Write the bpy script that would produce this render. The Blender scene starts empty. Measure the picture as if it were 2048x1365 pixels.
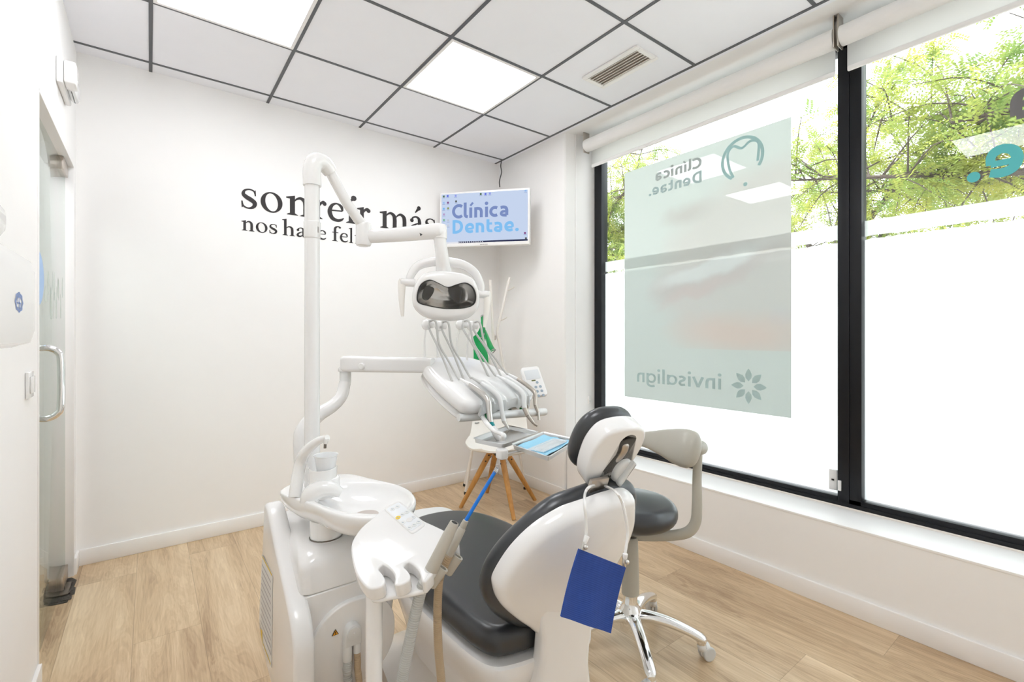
import bpy, bmesh, math, random
import numpy as np
from mathutils import Vector, Matrix

random.seed(7)
np.random.seed(7)
SC = bpy.context.scene
COL = SC.collection
R = math.radians
PI = math.pi

# ------------------------------------------------------------------ camera
EYE = 1.227                     # lens height above the floor
YAW = R(37.34)                  # turned right of +Y
FPX = 949.0                     # focal length in pixels of the 2048 px wide frame
cam_d = bpy.data.cameras.new('camera')
cam_d.sensor_width = 36.0
cam_d.lens = FPX / 2048 * 36.0
cam_d.shift_y = -13.5 / 2048
cam_d.clip_start = 0.02
cam_d.clip_end = 200
cam = bpy.data.objects.new('camera', cam_d)
COL.objects.link(cam)
cam.location = (0, 0, EYE)
cam.rotation_euler = (R(90), 0, -YAW)
SC.camera = cam

# ------------------------------------------------------------------ look
SC.view_settings.view_transform = 'Standard'
SC.view_settings.look = 'None'
SC.view_settings.gamma = 1
SC.view_settings.use_curve_mapping = False
EXPOSURE = 0.78
SC.view_settings.exposure = EXPOSURE
SC.cycles.max_bounces = 14
SC.cycles.diffuse_bounces = 8
SC.cycles.glossy_bounces = 5
SC.cycles.transmission_bounces = 8
SC.cycles.transparent_max_bounces = 16
SC.cycles.caustics_reflective = False
SC.cycles.caustics_refractive = False
SC.cycles.sample_clamp_indirect = 6.0

SKY_STRENGTH = 2.9
PANEL_STRENGTH = 7.0
SUN_STRENGTH = 3.6

w = bpy.data.worlds.new('overcast_sky')
SC.world = w
w.use_nodes = True
wn = w.node_tree
bg = wn.nodes['Background']
tc = wn.nodes.new('ShaderNodeTexCoord')
sx = wn.nodes.new('ShaderNodeSeparateXYZ')
rp = wn.nodes.new('ShaderNodeValToRGB')
rp.color_ramp.elements[0].position = 0.0
rp.color_ramp.elements[0].color = (0.95, 0.98, 1.0, 1)
rp.color_ramp.elements[1].position = 0.9
rp.color_ramp.elements[1].color = (0.82, 0.91, 1.0, 1)
wn.links.new(tc.outputs['Generated'], sx.inputs[0])
wn.links.new(sx.outputs['Z'], rp.inputs[0])
wn.links.new(rp.outputs[0], bg.inputs[0])
bg.inputs[1].default_value = SKY_STRENGTH

sun_d = bpy.data.lights.new('sun', 'SUN')
sun_d.energy = SUN_STRENGTH
sun_d.angle = R(2)
sun_d.color = (1.0, 0.95, 0.86)
sun = bpy.data.objects.new('sun', sun_d)
COL.objects.link(sun)
sun.rotation_euler = (Vector((0.62, -0.25, -1.0))).to_track_quat('-Z', 'Y').to_euler()
sun.location = (4, 3, 9)

# ------------------------------------------------------------------ helpers
FWD = Vector((math.sin(YAW), math.cos(YAW), 0))
RGT = Vector((math.cos(YAW), -math.sin(YAW), 0))
ORG = Vector((0, 0, EYE))

def ray(u, v):
    return FWD + RGT * ((u - 1024) / FPX) + Vector((0, 0, 1)) * ((669 - v) / FPX)

def P(u, v, d=None, X=None, Y=None, Z=None):
    """world point seen at (u, v) of the photograph at a known depth or on a known plane"""
    q = ray(u, v)
    if d is None:
        if X is not None: d = X / q.x
        elif Y is not None: d = Y / q.y
        else: d = (Z - EYE) / q.z
    return ORG + q * d

def on_plane(u, v, p0, n):
    q = ray(u, v)
    return ORG + q * ((p0 - ORG).dot(n) / q.dot(n))

def plane_frame(a, b, c):
    """frame with origin a, x towards b, z normal of a,b,c facing the room side"""
    ex = (b - a).normalized()
    n = ex.cross(c - a).normalized()
    ey = n.cross(ex)
    M = Matrix.Identity(4)
    for i in range(3):
        M[i][0] = ex[i]; M[i][1] = ey[i]; M[i][2] = n[i]; M[i][3] = a[i]
    return M

def frame(o, x, y):
    ex = Vector(x).normalized()
    n = ex.cross(Vector(y)).normalized()
    ey = n.cross(ex)
    M = Matrix.Identity(4)
    for i in range(3):
        M[i][0] = ex[i]; M[i][1] = ey[i]; M[i][2] = n[i]; M[i][3] = o[i]
    return M

def catmull(pts, n=8, closed=False):
    pts = [Vector(p) for p in pts]
    m = len(pts)
    out = []
    rng = m if closed else m - 1
    for i in range(rng):
        p1, p2 = pts[i], pts[(i + 1) % m]
        if closed:
            p0, p3 = pts[i - 1], pts[(i + 2) % m]
        else:
            p0 = pts[i - 1] if i > 0 else p1 * 2 - p2
            p3 = pts[i + 2] if i + 2 < m else p2 * 2 - p1
        for k in range(n):
            t = k / n
            out.append(0.5 * ((2 * p1) + (p2 - p0) * t + (2 * p0 - 5 * p1 + 4 * p2 - p3) * t * t
                              + (3 * p1 - p0 - 3 * p2 + p3) * t ** 3))
    if not closed:
        out.append(pts[-1])
    return out

def rrect(x0, y0, x1, y1, r, n=6):
    out = []
    for cx, cy, a0 in ((x1 - r, y1 - r, 0), (x0 + r, y1 - r, 90), (x0 + r, y0 + r, 180), (x1 - r, y0 + r, 270)):
        for k in range(n + 1):
            a = R(a0 + 90 * k / n)
            out.append(Vector((cx + r * math.cos(a), cy + r * math.sin(a))))
    return out

def superell(rx, ry, e=2.5, n=40, cx=0, cy=0):
    out = []
    for k in range(n):
        a = 2 * PI * k / n
        c, s = math.cos(a), math.sin(a)
        out.append(Vector((cx + rx * abs(c) ** (2 / e) * (1 if c >= 0 else -1),
                           cy + ry * abs(s) ** (2 / e) * (1 if s >= 0 else -1))))
    return out

def area2(p):
    return sum(p[i - 1].x * p[i].y - p[i].x * p[i - 1].y for i in range(len(p))) / 2

def inset(p, d):
    """offset a CCW outline inwards by d"""
    n = len(p)
    out = []
    for i in range(n):
        a, b, c = p[i - 1], p[i], p[(i + 1) % n]
        e1 = (b - a); e2 = (c - b)
        n1 = Vector((-e1.y, e1.x)); n2 = Vector((-e2.y, e2.x))
        if n1.length > 1e-9: n1.normalize()
        if n2.length > 1e-9: n2.normalize()
        m = n1 + n2
        if m.length < 1e-6: m = n1
        m.normalize()
        k = max(0.5, m.dot(n1) if n1.length > 0 else 1)
        out.append(b + m * (d / k))
    return out

class MB:
    """collects shapes into one mesh"""
    def __init__(s, M=None):
        s.bm = bmesh.new()
        s.M = M or Matrix.Identity(4)
        s.mi = 0
    def _v(s, p):
        p = Vector(p)
        if len(p) == 2: p = p.to_3d()
        return s.bm.verts.new(s.M @ p)
    def _f(s, vs):
        try:
            f = s.bm.faces.new(vs)
            f.material_index = s.mi
            f.smooth = True
            return f
        except ValueError:
            return None
    def poly(s, pts):
        return s._f([s._v(p) for p in pts])
    def loft(s, rings, cap0=True, cap1=True, closed=True):
        vr = [[s._v(p) for p in r] for r in rings]
        for a, b in zip(vr, vr[1:]):
            n = len(a)
            for i in range(n if closed else n - 1):
                j = (i + 1) % n
                s._f([a[i], a[j], b[j], b[i]])
        if cap0: s._f(list(reversed(vr[0])))
        if cap1: s._f(vr[-1])
        return vr
    def box(s, lo, hi, bev=0.0, seg=2):
        lo = Vector(lo); hi = Vector(hi)
        if bev <= 0:
            x0, y0, z0 = lo; x1, y1, z1 = hi
            s.loft([[(x0, y0, z0), (x1, y0, z0), (x1, y1, z0), (x0, y1, z0)],
                    [(x0, y0, z1), (x1, y0, z1), (x1, y1, z1), (x0, y1, z1)]])
        else:
            bev = min(bev, 0.49 * min((hi - lo)[:]))
            s.slab(rrect(lo.x, lo.y, hi.x, hi.y, bev, max(2, seg)), lo.z, hi.z, bev, seg)
    def slab(s, pts, z0, z1, r=0.0, seg=4, crown=0.0, r1=None, belly=0.0):
        """outline in the xy plane extruded from z0 to z1 with rounded rims"""
        p = [Vector(q)[:2] for q in pts]
        p = [Vector(q) for q in p]
        if area2(p) < 0: p.reverse()
        rb = r
        rt = r if r1 is None else r1
        rings = []
        cen = sum(p, Vector((0, 0))) / len(p)
        if belly:
            for sc in (0.2, 0.5, 0.8):
                rings.append([((cen + (q - cen) * sc).x, (cen + (q - cen) * sc).y, z0 - belly * (1 - sc * sc)) for q in inset(p, rb)])
        if rb > 0:
            rings += [[(q.x, q.y, z0 + rb - rb * math.cos(PI / 2 * k / seg)) for q in inset(p, rb - rb * math.sin(PI / 2 * k / seg))] for k in range(seg + 1)]
        else:
            rings.append([(q.x, q.y, z0) for q in p])
        if rt > 0:
            for k in range(seg + 1):
                a = PI / 2 * k / seg
                rings.append([(q.x, q.y, z1 - rt + rt * math.sin(a)) for q in inset(p, rt - rt * math.cos(a))])
        else:
            rings.append([(q.x, q.y, z1) for q in p])
        if crown:
            q0 = inset(p, rt)
            for sc in (0.8, 0.5, 0.2):
                rings.append([((cen + (q - cen) * sc).x, (cen + (q - cen) * sc).y, z1 + crown * (1 - sc * sc)) for q in q0])
        s.loft(rings)
    def tube(s, pts, r, seg=12, sm=6, closed=False, caps=True, flat=None, up=None):
        """round (or flattened) bar along a smoothed path; r may be a list"""
        n0 = len(pts)
        rs = list(r) if hasattr(r, '__len__') else [r] * n0
        if sm > 1:
            path = catmull([Vector(p) for p in pts], sm, closed)
            rr = [v.x for v in catmull([Vector((q, 0, 0)) for q in rs], sm, closed)]
        else:
            path = [Vector(p) for p in pts]; rr = rs
        n = len(path)
        tan = []
        for i in range(n):
            a = path[i - 1] if (i > 0 or closed) else path[0]
            b = path[(i + 1) % n] if (i < n - 1 or closed) else path[-1]
            t = b - a
            tan.append(t.normalized() if t.length > 1e-9 else Vector((0, 0, 1)))
        u = Vector(up) if up is not None else (Vector((0, 0, 1)) if abs(tan[0].z) < 0.9 else Vector((1, 0, 0)))
        rings = []
        for i in range(n):
            t = tan[i]
            u = u - t * u.dot(t)
            u.normalize()
            v = t.cross(u)
            fx, fy = flat if flat else (1, 1)
            rings.append([path[i] + (u * math.cos(2 * PI * k / seg) * fx + v * math.sin(2 * PI * k / seg) * fy) * rr[i] for k in range(seg)])
        if closed:
            rings.append(rings[0])
            s.loft(rings, False, False)
        else:
            s.loft(rings, caps, caps)
    def cyl(s, a, b, r, r2=None, seg=24, bev=0.0):
        a = Vector(a); b = Vector(b)
        r2 = r if r2 is None else r2
        L = (b - a).length
        t = (b - a).normalized()
        if bev > 0:
            k = min(bev, L / 3)
            s.tube([a, a + t * 1e-5, a + t * k * 0.3, a + t * k, b - t * k, b - t * k * 0.3, b - t * 1e-5, b],
                   [r - k, r - k, r - k * 0.3, r, r2, r2 - k * 0.3, r2 - k, r2 - k], seg, 1)
        else:
            s.tube([a, b], [r, r2], seg, 1)
    def lathe(s, prof, M=None, seg=32):
        M = M or Matrix.Identity(4)
        rings = [[M @ Vector((r * math.cos(2 * PI * k / seg), r * math.sin(2 * PI * k / seg), z)) for k in range(seg)] for r, z in prof]
        s.loft(rings, prof[0][0] > 1e-6, prof[-1][0] > 1e-6)
    def ball(s, c, r, seg=20, rings=12, M=None):
        c = Vector(c)
        rv = Vector(r) if hasattr(r, '__len__') else Vector((r, r, r))
        M = M or Matrix.Identity(3)
        rg = []
        for i in range(rings + 1):
            a = -PI / 2 + PI * i / rings
            a = max(-PI / 2 + 0.02, min(PI / 2 - 0.02, a))
            rg.append([c + M @ Vector((rv.x * math.cos(a) * math.cos(2 * PI * k / seg), rv.y * math.cos(a) * math.sin(2 * PI * k / seg), rv.z * math.sin(a))) for k in range(seg)])
        s.loft(rg)

def world_off(o):
    v = Vector((0, 0, 0))
    while o is not None:
        v += o.location
        o = o.parent
    return v

def put(mb, name, mats, parent=None, label=None, kind=None, angle=40, at=None, flip=False):
    """link the collected shapes as ONE mesh object (world coordinates in, local stored)"""
    bm = mb.bm
    bmesh.ops.recalc_face_normals(bm, faces=bm.faces)
    off = world_off(parent) if parent is not None else (Vector(at) if at is not None else Vector((0, 0, 0)))
    if off.length > 0:
        bmesh.ops.translate(bm, verts=bm.verts, vec=-off)
    me = bpy.data.meshes.new(name)
    bm.to_mesh(me)
    bm.free()
    for m in (mats if isinstance(mats, (list, tuple)) else [mats]):
        me.materials.append(m)
    me.set_sharp_from_angle(angle=R(angle))
    o = bpy.data.objects.new(name, me)
    COL.objects.link(o)
    if parent is not None:
        o.parent = parent
    elif at is not None:
        o.location = at
    if label: o['label'] = label
    if kind: o['kind'] = kind
    return o

def thing(name, label, cat, loc, group=None):
    o = bpy.data.objects.new(name, None)
    o.empty_display_size = 0.05
    COL.objects.link(o)
    o.location = loc
    o['label'] = label
    o['category'] = cat
    if group: o['group'] = group
    return o

def tag(o, label, cat, group=None):
    o['label'] = label
    o['category'] = cat
    if group: o['group'] = group
    return o

def struct(mb, name, mats, angle=40):
    return put(mb, name, mats, kind='structure', angle=angle)

# ------------------------------------------------------------------ materials
MATS = {}
def mat(name, col, rough=0.5, metal=0.0, coat=0.0, bump=None, spec=0.5, emit=None, estr=0.0, var=0.0, vscale=8.0, trans=0.0, alpha=1.0):
    m = bpy.data.materials.new(name)
    m.use_nodes = True
    nt = m.node_tree
    b = nt.nodes['Principled BSDF']
    b.inputs['Base Color'].default_value = (*col, 1)
    b.inputs['Roughness'].default_value = rough
    b.inputs['Metallic'].default_value = metal
    b.inputs['Coat Weight'].default_value = coat
    b.inputs['Coat Roughness'].default_value = 0.06
    b.inputs['Specular IOR Level'].default_value = spec
    b.inputs['Transmission Weight'].default_value = trans
    b.inputs['Alpha'].default_value = alpha
    if emit:
        b.inputs['Emission Color'].default_value = (*emit, 1)
        b.inputs['Emission Strength'].default_value = estr
    tcn = nt.nodes.new('ShaderNodeTexCoord')
    nz = nt.nodes.new('ShaderNodeTexNoise')
    nz.inputs['Scale'].default_value = vscale
    nz.inputs['Detail'].default_value = 3
    nt.links.new(tcn.outputs['Object'], nz.inputs['Vector'])
    mx = nt.nodes.new('ShaderNodeMix')
    mx.data_type = 'RGBA'
    k = max(var, 0.012)
    mx.inputs[6].default_value = (*[max(0, c * (1 - k)) for c in col], 1)
    mx.inputs[7].default_value = (*[min(1, c * (1 + k)) for c in col], 1)
    nt.links.new(nz.outputs[0], mx.inputs[0])
    nt.links.new(mx.outputs[2], b.inputs['Base Color'])
    if bump:
        n2 = nt.nodes.new('ShaderNodeTexNoise')
        n2.inputs['Scale'].default_value = bump[0]
        n2.inputs['Detail'].default_value = 4
        nt.links.new(tcn.outputs['Object'], n2.inputs['Vector'])
        bp = nt.nodes.new('ShaderNodeBump')
        bp.inputs['Strength'].default_value = bump[1]
        bp.inputs['Distance'].default_value = bump[2] if len(bump) > 2 else 0.002
        nt.links.new(n2.outputs[0], bp.inputs['Height'])
        nt.links.new(bp.outputs[0], b.inputs['Normal'])
    MATS[name] = m
    return m

W_WALL = mat('wall_paint', (0.875, 0.865, 0.858), 0.75, bump=(220, 0.05, 0.001), spec=0.25)
W_TRIM = mat('trim_paint', (0.87, 0.855, 0.845), 0.35, spec=0.4)
W_TILE = mat('ceiling_tile', (0.89, 0.90, 0.95), 0.85, spec=0.2)
W_SOFF = mat('soffit_plaster', (0.88, 0.875, 0.87), 0.8, spec=0.2)
M_TBAR = mat('grid_metal', (0.10, 0.105, 0.115), 0.5)
M_BLACK = mat('black_aluminium', (0.005, 0.0055, 0.008), 0.38, spec=0.3)
M_WPLAST = mat('white_plastic', (0.79, 0.78, 0.772), 0.22, coat=0.35)
M_WENAMEL = mat('white_enamel', (0.80, 0.79, 0.785), 0.16, coat=0.25)
M_CERAM = mat('white_ceramic', (0.83, 0.825, 0.82), 0.08, coat=0.8)
M_GPLAST = mat('pale_grey_plastic', (0.56, 0.57, 0.57), 0.3, coat=0.2)
M_LGREY = mat('light_grey_plastic', (0.72, 0.725, 0.72), 0.3, coat=0.2)
M_BEIGE = mat('beige_grey_plastic', (0.47, 0.44, 0.385), 0.38, coat=0.1)
M_STOOLG = mat('stool_grey_plastic', (0.42, 0.40, 0.345), 0.38, coat=0.1)
M_VINYL = mat('charcoal_vinyl', (0.026, 0.028, 0.032), 0.31, coat=0.12, bump=(420, 0.12, 0.0006), spec=0.6)
M_CHROME = mat('chrome', (0.86, 0.86, 0.86), 0.07, metal=1.0)
M_STEEL = mat('brushed_steel', (0.60, 0.58, 0.55), 0.28, metal=1.0)
M_TRAY = mat('tray_steel', (0.80, 0.81, 0.82), 0.34, metal=1.0)
M_DSTEEL = mat('dark_steel', (0.20, 0.18, 0.16), 0.3, metal=1.0)
M_NICKEL = mat('satin_nickel', (0.52, 0.47, 0.42), 0.3, metal=1.0)
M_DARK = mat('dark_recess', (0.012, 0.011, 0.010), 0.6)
M_HOSEG = mat('grey_hose', (0.50, 0.50, 0.48), 0.45)
M_HOSEL = mat('pale_grey_hose', (0.52, 0.515, 0.50), 0.4)
M_HOSEB = mat('tan_hose', (0.48, 0.36, 0.23), 0.45)
M_BLUEBIB = None
M_BLUE = mat('blue_plastic', (0.0, 0.16, 0.62), 0.35)
M_CLEAR = mat('clear_plastic', (0.85, 0.9, 0.95), 0.08, trans=0.85, alpha=0.75)
M_CUP = mat('translucent_cup', (0.88, 0.89, 0.9), 0.25, alpha=0.72)
M_GREEN = mat('green_vinyl', (0.0, 0.33, 0.085), 0.4, var=0.08, vscale=25)
M_GREY_EDGE = mat('grey_binding', (0.36, 0.36, 0.35), 0.6)
M_DGREEN = mat('green_cap', (0.0, 0.16, 0.045), 0.4)
M_TEAL = mat('teal_band', (0.0, 0.26, 0.28), 0.35)
M_SHELL = mat('cream_shell', (0.83, 0.80, 0.755), 0.32, coat=0.15)
M_RACK = mat('cream_metal', (0.82, 0.785, 0.74), 0.35)
M_RUBBER = mat('black_rubber', (0.02, 0.02, 0.02), 0.6)
M_LETTER = mat('black_vinyl_letter', (0.016, 0.011, 0.012), 0.5)
M_BLIND = mat('blind_fabric', (0.88, 0.87, 0.86), 0.85, bump=(600, 0.15, 0.0005), spec=0.1)
M_NOTE = mat('grey_print', (0.36, 0.34, 0.33), 0.6)
M_YELLOW = mat('yellow_print', (0.78, 0.55, 0.05), 0.5)
M_ORANGE = mat('orange_print', (0.80, 0.36, 0.02), 0.5)
M_BLUEPR = mat('blue_print', (0.17, 0.28, 0.58), 0.5)
M_LABEL = mat('label_paper', (0.74, 0.735, 0.725), 0.5)
M_PAPERB = mat('blue_tray_paper', (0.30, 0.60, 0.78), 0.75, bump=(90, 0.3, 0.002))
M_POUCH = mat('clear_pouch', (0.86, 0.89, 0.9), 0.15, alpha=0.55)
M_SCREENG = mat('grey_display', (0.66, 0.68, 0.70), 0.12)
M_KEY = mat('key_grey', (0.30, 0.36, 0.42), 0.5)
M_KEYBASE = mat('keypad_film', (0.74, 0.76, 0.785), 0.3)
M_TAN = mat('tan_drain', (0.50, 0.44, 0.40), 0.35)
M_CABLE = mat('black_cable', (0.02, 0.02, 0.02), 0.5)
M_MUD = mat('broken_subfloor', (0.05, 0.042, 0.035), 0.8, var=0.8, vscale=60, bump=(70, 1.0, 0.01))
M_REFL = mat('mirror_reflector', (0.92, 0.91, 0.90), 0.22, metal=1.0)
M_SMOKE = mat('smoked_shield', (0.02, 0.016, 0.015), 0.15, coat=0.3)

def oak(name, a, b, scale=(1, 14, 1)):
    m = mat(name, a, 0.4)
    nt = m.node_tree
    bs = nt.nodes['Principled BSDF']
    t = nt.nodes.new('ShaderNodeTexCoord')
    mp = nt.nodes.new('ShaderNodeMapping')
    mp.inputs['Scale'].default_value = (30, 30, 3)
    nz = nt.nodes.new('ShaderNodeTexNoise')
    nz.inputs['Scale'].default_value = 1.6
    nz.inputs['Detail'].default_value = 5
    cr = nt.nodes.new('ShaderNodeValToRGB')
    cr.color_ramp.elements[0].position = 0.3
    cr.color_ramp.elements[0].color = (*a, 1)
    cr.color_ramp.elements[1].position = 0.75
    cr.color_ramp.elements[1].color = (*b, 1)
    nt.links.new(t.outputs['Object'], mp.inputs[0])
    nt.links.new(mp.outputs[0], nz.inputs[0])
    nt.links.new(nz.outputs[0], cr.inputs[0])
    nt.links.new(cr.outputs[0], bs.inputs['Base Color'])
    return m
M_OAK = oak('oak_leg', (0.42, 0.19, 0.045), (0.60, 0.31, 0.09))

def floor_mat():
    m = bpy.data.materials.new('oak_plank_floor')
    m.use_nodes = True
    nt = m.node_tree
    N = nt.nodes
    L = nt.links
    b = N['Principled BSDF']
    b.inputs['Roughness'].default_value = 0.36
    b.inputs['Specular IOR Level'].default_value = 0.5
    geo = N.new('ShaderNodeNewGeometry')
    sep = N.new('ShaderNodeSeparateXYZ')
    L.new(geo.outputs['Position'], sep.inputs[0])
    def math_(op, a, bb=None, c=None):
        n = N.new('ShaderNodeMath'); n.operation = op
        for i, v in enumerate((a, bb, c)):
            if v is None: continue
            if isinstance(v, (int, float)): n.inputs[i].default_value = v
            else: L.new(v, n.inputs[i])
        return n.outputs[0]
    x, y = sep.outputs[0], sep.outputs[1]
    PW, PLn = 0.228, 1.3
    row = math_('FLOOR', math_('DIVIDE', math_('ADD', x, 0.055), PW))
    fx = math_('FRACT', math_('DIVIDE', math_('ADD', x, 0.055), PW))
    wn1 = N.new('ShaderNodeTexWhiteNoise'); wn1.noise_dimensions = '1D'
    L.new(row, wn1.inputs['W'])
    yo = math_('ADD', math_('DIVIDE', y, PLn), math_('MULTIPLY', wn1.outputs[0], 3.7))
    cell = math_('FLOOR', yo)
    fy = math_('FRACT', yo)
    cmb = N.new('ShaderNodeCombineXYZ')
    L.new(row, cmb.inputs[0]); L.new(cell, cmb.inputs[1])
    wn2 = N.new('ShaderNodeTexWhiteNoise'); wn2.noise_dimensions = '2D'
    L.new(cmb.outputs[0], wn2.inputs['Vector'])
    # grain: stretched noise, shifted per plank
    off = N.new('ShaderNodeVectorMath'); off.operation = 'SCALE'
    L.new(wn2.outputs['Color'], off.inputs[0]); off.inputs['Scale'].default_value = 17.0
    add = N.new('ShaderNodeVectorMath'); add.operation = 'ADD'
    L.new(geo.outputs['Position'], add.inputs[0]); L.new(off.outputs[0], add.inputs[1])
    mp = N.new('ShaderNodeMapping'); mp.inputs['Scale'].default_value = (9.0, 1.1, 1)
    L.new(add.outputs[0], mp.inputs[0])
    n1 = N.new('ShaderNodeTexNoise'); n1.inputs['Scale'].default_value = 1.0; n1.inputs['Detail'].default_value = 5; n1.inputs['Roughness'].default_value = 0.55; n1.inputs['Distortion'].default_value = 0.9
    L.new(mp.outputs[0], n1.inputs[0])
    mp2 = N.new('ShaderNodeMapping'); mp2.inputs['Scale'].default_value = (150.0, 7.0, 1)
    L.new(add.outputs[0], mp2.inputs[0])
    n2 = N.new('ShaderNodeTexNoise'); n2.inputs['Scale'].default_value = 1.0; n2.inputs['Detail'].default_value = 3
    L.new(mp2.outputs[0], n2.inputs[0])
    # ring lines (cathedral grain): sine of the slow noise
    rings = math_('SINE', math_('MULTIPLY', n1.outputs[0], 95.0))
    g = math_('ADD', math_('MULTIPLY', n1.outputs[0], 1.0), math_('MULTIPLY', rings, 0.045))
    g = math_('ADD', g, math_('MULTIPLY', math_('SUBTRACT', n2.outputs[0], 0.5), 0.42))
    g = math_('ADD', g, math_('MULTIPLY', math_('SUBTRACT', wn2.outputs[0], 0.5), 0.16))
    cr = N.new('ShaderNodeValToRGB')
    e = cr.color_ramp.elements
    e[0].position = 0.20; e[0].color = (0.34, 0.222, 0.128, 1)
    e[1].position = 0.82; e[1].color = (0.74, 0.58, 0.39, 1)
    k = e.new(0.48); k.color = (0.555, 0.40, 0.245, 1)
    L.new(g, cr.inputs[0])
    # seams
    sx_ = math_('LESS_THAN', math_('MINIMUM', fx, math_('SUBTRACT', 1.0, fx)), 0.006)
    sy_ = math_('LESS_THAN', math_('MINIMUM', fy, math_('SUBTRACT', 1.0, fy)), 0.0009)
    seam = math_('MAXIMUM', sx_, sy_)
    mx = N.new('ShaderNodeMix'); mx.data_type = 'RGBA'
    L.new(math_('MULTIPLY', seam, 0.35), mx.inputs[0])
    L.new(cr.outputs[0], mx.inputs[6])
    mx.inputs[7].default_value = (0.14, 0.085, 0.045, 1)
    L.new(mx.outputs[2], b.inputs['Base Color'])
    bp = N.new('ShaderNodeBump'); bp.inputs['Strength'].default_value = 0.12; bp.inputs['Distance'].default_value = 0.001
    L.new(g, bp.inputs['Height']); L.new(bp.outputs[0], b.inputs['Normal'])
    return m
M_FLOOR = floor_mat()

def emission(name, col, s):
    m = bpy.data.materials.new(name)
    m.use_nodes = True
    nt = m.node_tree
    nt.nodes.remove(nt.nodes['Principled BSDF'])
    e = nt.nodes.new('ShaderNodeEmission')
    e.inputs[0].default_value = (*col, 1)
    e.inputs[1].default_value = s
    nt.links.new(e.outputs[0], nt.nodes['Material Output'].inputs[0])
    return m
M_DIFFUSER = emission('lit_diffuser', (0.955, 0.97, 1.0), PANEL_STRENGTH)

def glass_mat(name, tint=(0.97, 0.985, 0.98), refl=1.0):
    m = bpy.data.materials.new(name)
    m.use_nodes = True
    nt = m.node_tree
    nt.nodes.remove(nt.nodes['Principled BSDF'])
    tr = nt.nodes.new('ShaderNodeBsdfTransparent'); tr.inputs[0].default_value = (*tint, 1)
    gl = nt.nodes.new('ShaderNodeBsdfGlossy'); gl.inputs['Roughness'].default_value = 0.0
    fr = nt.nodes.new('ShaderNodeFresnel'); fr.inputs[0].default_value = 1.45
    ml = nt.nodes.new('ShaderNodeMath'); ml.operation = 'MULTIPLY'; ml.inputs[1].default_value = refl
    # both faces of the pane reflect like air to glass
    geo = nt.nodes.new('ShaderNodeNewGeometry')
    ior = nt.nodes.new('ShaderNodeMapRange')
    ior.inputs['To Min'].default_value = 1.45; ior.inputs['To Max'].default_value = 1.0 / 1.45
    nt.links.new(geo.outputs['Backfacing'], ior.inputs['Value'])
    nt.links.new(ior.outputs[0], fr.inputs[0])
    nt.links.new(fr.outputs[0], ml.inputs[0])
    mx = nt.nodes.new('ShaderNodeMixShader')
    nt.links.new(ml.outputs[0], mx.inputs[0])
    nt.links.new(tr.outputs[0], mx.inputs[1])
    nt.links.new(gl.outputs[0], mx.inputs[2])
    nt.links.new(mx.outputs[0], nt.nodes['Material Output'].inputs[0])
    return m
M_GLASS = glass_mat('window_glass')
M_DOORGLASS = glass_mat('door_glass', (0.90, 0.945, 0.92), 0.8)
M_LAMPGLASS = glass_mat('lamp_cover', (0.9, 0.9, 0.9), 1.0)

def film_mat(name, col, opaque=0.94, gloss=0.05):
    """frosted film: mostly translucent, slightly see-through"""
    m = bpy.data.materials.new(name)
    m.use_nodes = True
    nt = m.node_tree
    nt.nodes.remove(nt.nodes['Principled BSDF'])
    tl = nt.nodes.new('ShaderNodeBsdfTranslucent'); tl.inputs[0].default_value = (*col, 1)
    df = nt.nodes.new('ShaderNodeBsdfDiffuse'); df.inputs[0].default_value = (*col, 1)
    a = nt.nodes.new('ShaderNodeMixShader'); a.inputs[0].default_value = 0.22
    nt.links.new(tl.outputs[0], a.inputs[1]); nt.links.new(df.outputs[0], a.inputs[2])
    tr = nt.nodes.new('ShaderNodeBsdfTransparent')
    b = nt.nodes.new('ShaderNodeMixShader'); b.inputs[0].default_value = opaque
    nt.links.new(tr.outputs[0], b.inputs[1]); nt.links.new(a.outputs[0], b.inputs[2])
    gl = nt.nodes.new('ShaderNodeBsdfGlossy'); gl.inputs['Roughness'].default_value = 0.02
    c = nt.nodes.new('ShaderNodeMixShader'); c.inputs[0].default_value = gloss
    nt.links.new(b.outputs[0], c.inputs[1]); nt.links.new(gl.outputs[0], c.inputs[2])
    nt.links.new(c.outputs[0], nt.nodes['Material Output'].inputs[0])
    return m
M_BLINDT = film_mat('blind_sheet', (0.74, 0.73, 0.72), 1.0, 0.0)
M_FILM = film_mat('frosted_film', (0.92, 0.935, 0.95), 0.96)
M_BAND = film_mat('frosted_band', (0.68, 0.70, 0.695), 0.90)

# ================================================================== THE ROOM
CEIL = 2.722
XL, XR, YB, YR = -0.31, 2.44, 3.39, -1.7      # left wall, right wall, lettered wall, rear wall
XG = 2.745                                     # glass plane
SILL = 0.38

m = MB(); m.box((-2.0, YR - 0.1, -0.05), (2.9, 5.2, 0.0)); struct(m, 'floor', M_FLOOR)
m = MB()
m.box((-2.0, YR - 0.1, CEIL), (2.44, 5.2, CEIL + 0.05))
m.mi = 1
m.box((2.44, YR - 0.1, CEIL), (2.8, 5.2, CEIL + 0.05))
struct(m, 'ceiling', [W_TILE, W_SOFF])
# metal grid between the tiles
GX = [0.003 + 0.6 * k for k in range(0, 5)]
GY = [3.278 - 0.6 * k for k in range(0, 9)]
m = MB()
for x in GX: m.box((x - 0.008, YR, CEIL - 0.0035), (x + 0.008, YB, CEIL + 0.001))
for y in GY: m.box((XL, y - 0.008, CEIL - 0.003), (XR - 0.03, y + 0.008, CEIL + 0.001))
struct(m, 'trim_1', M_TBAR)

m = MB(); m.box((-1.75, YB, 0), (2.775, YB + 0.1, CEIL)); struct(m, 'wall_back', W_WALL)
m = MB(); m.box((-2.0, YR - 0.1, 0), (2.9, YR, CEIL)); struct(m, 'wall_rear', W_WALL)
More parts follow.
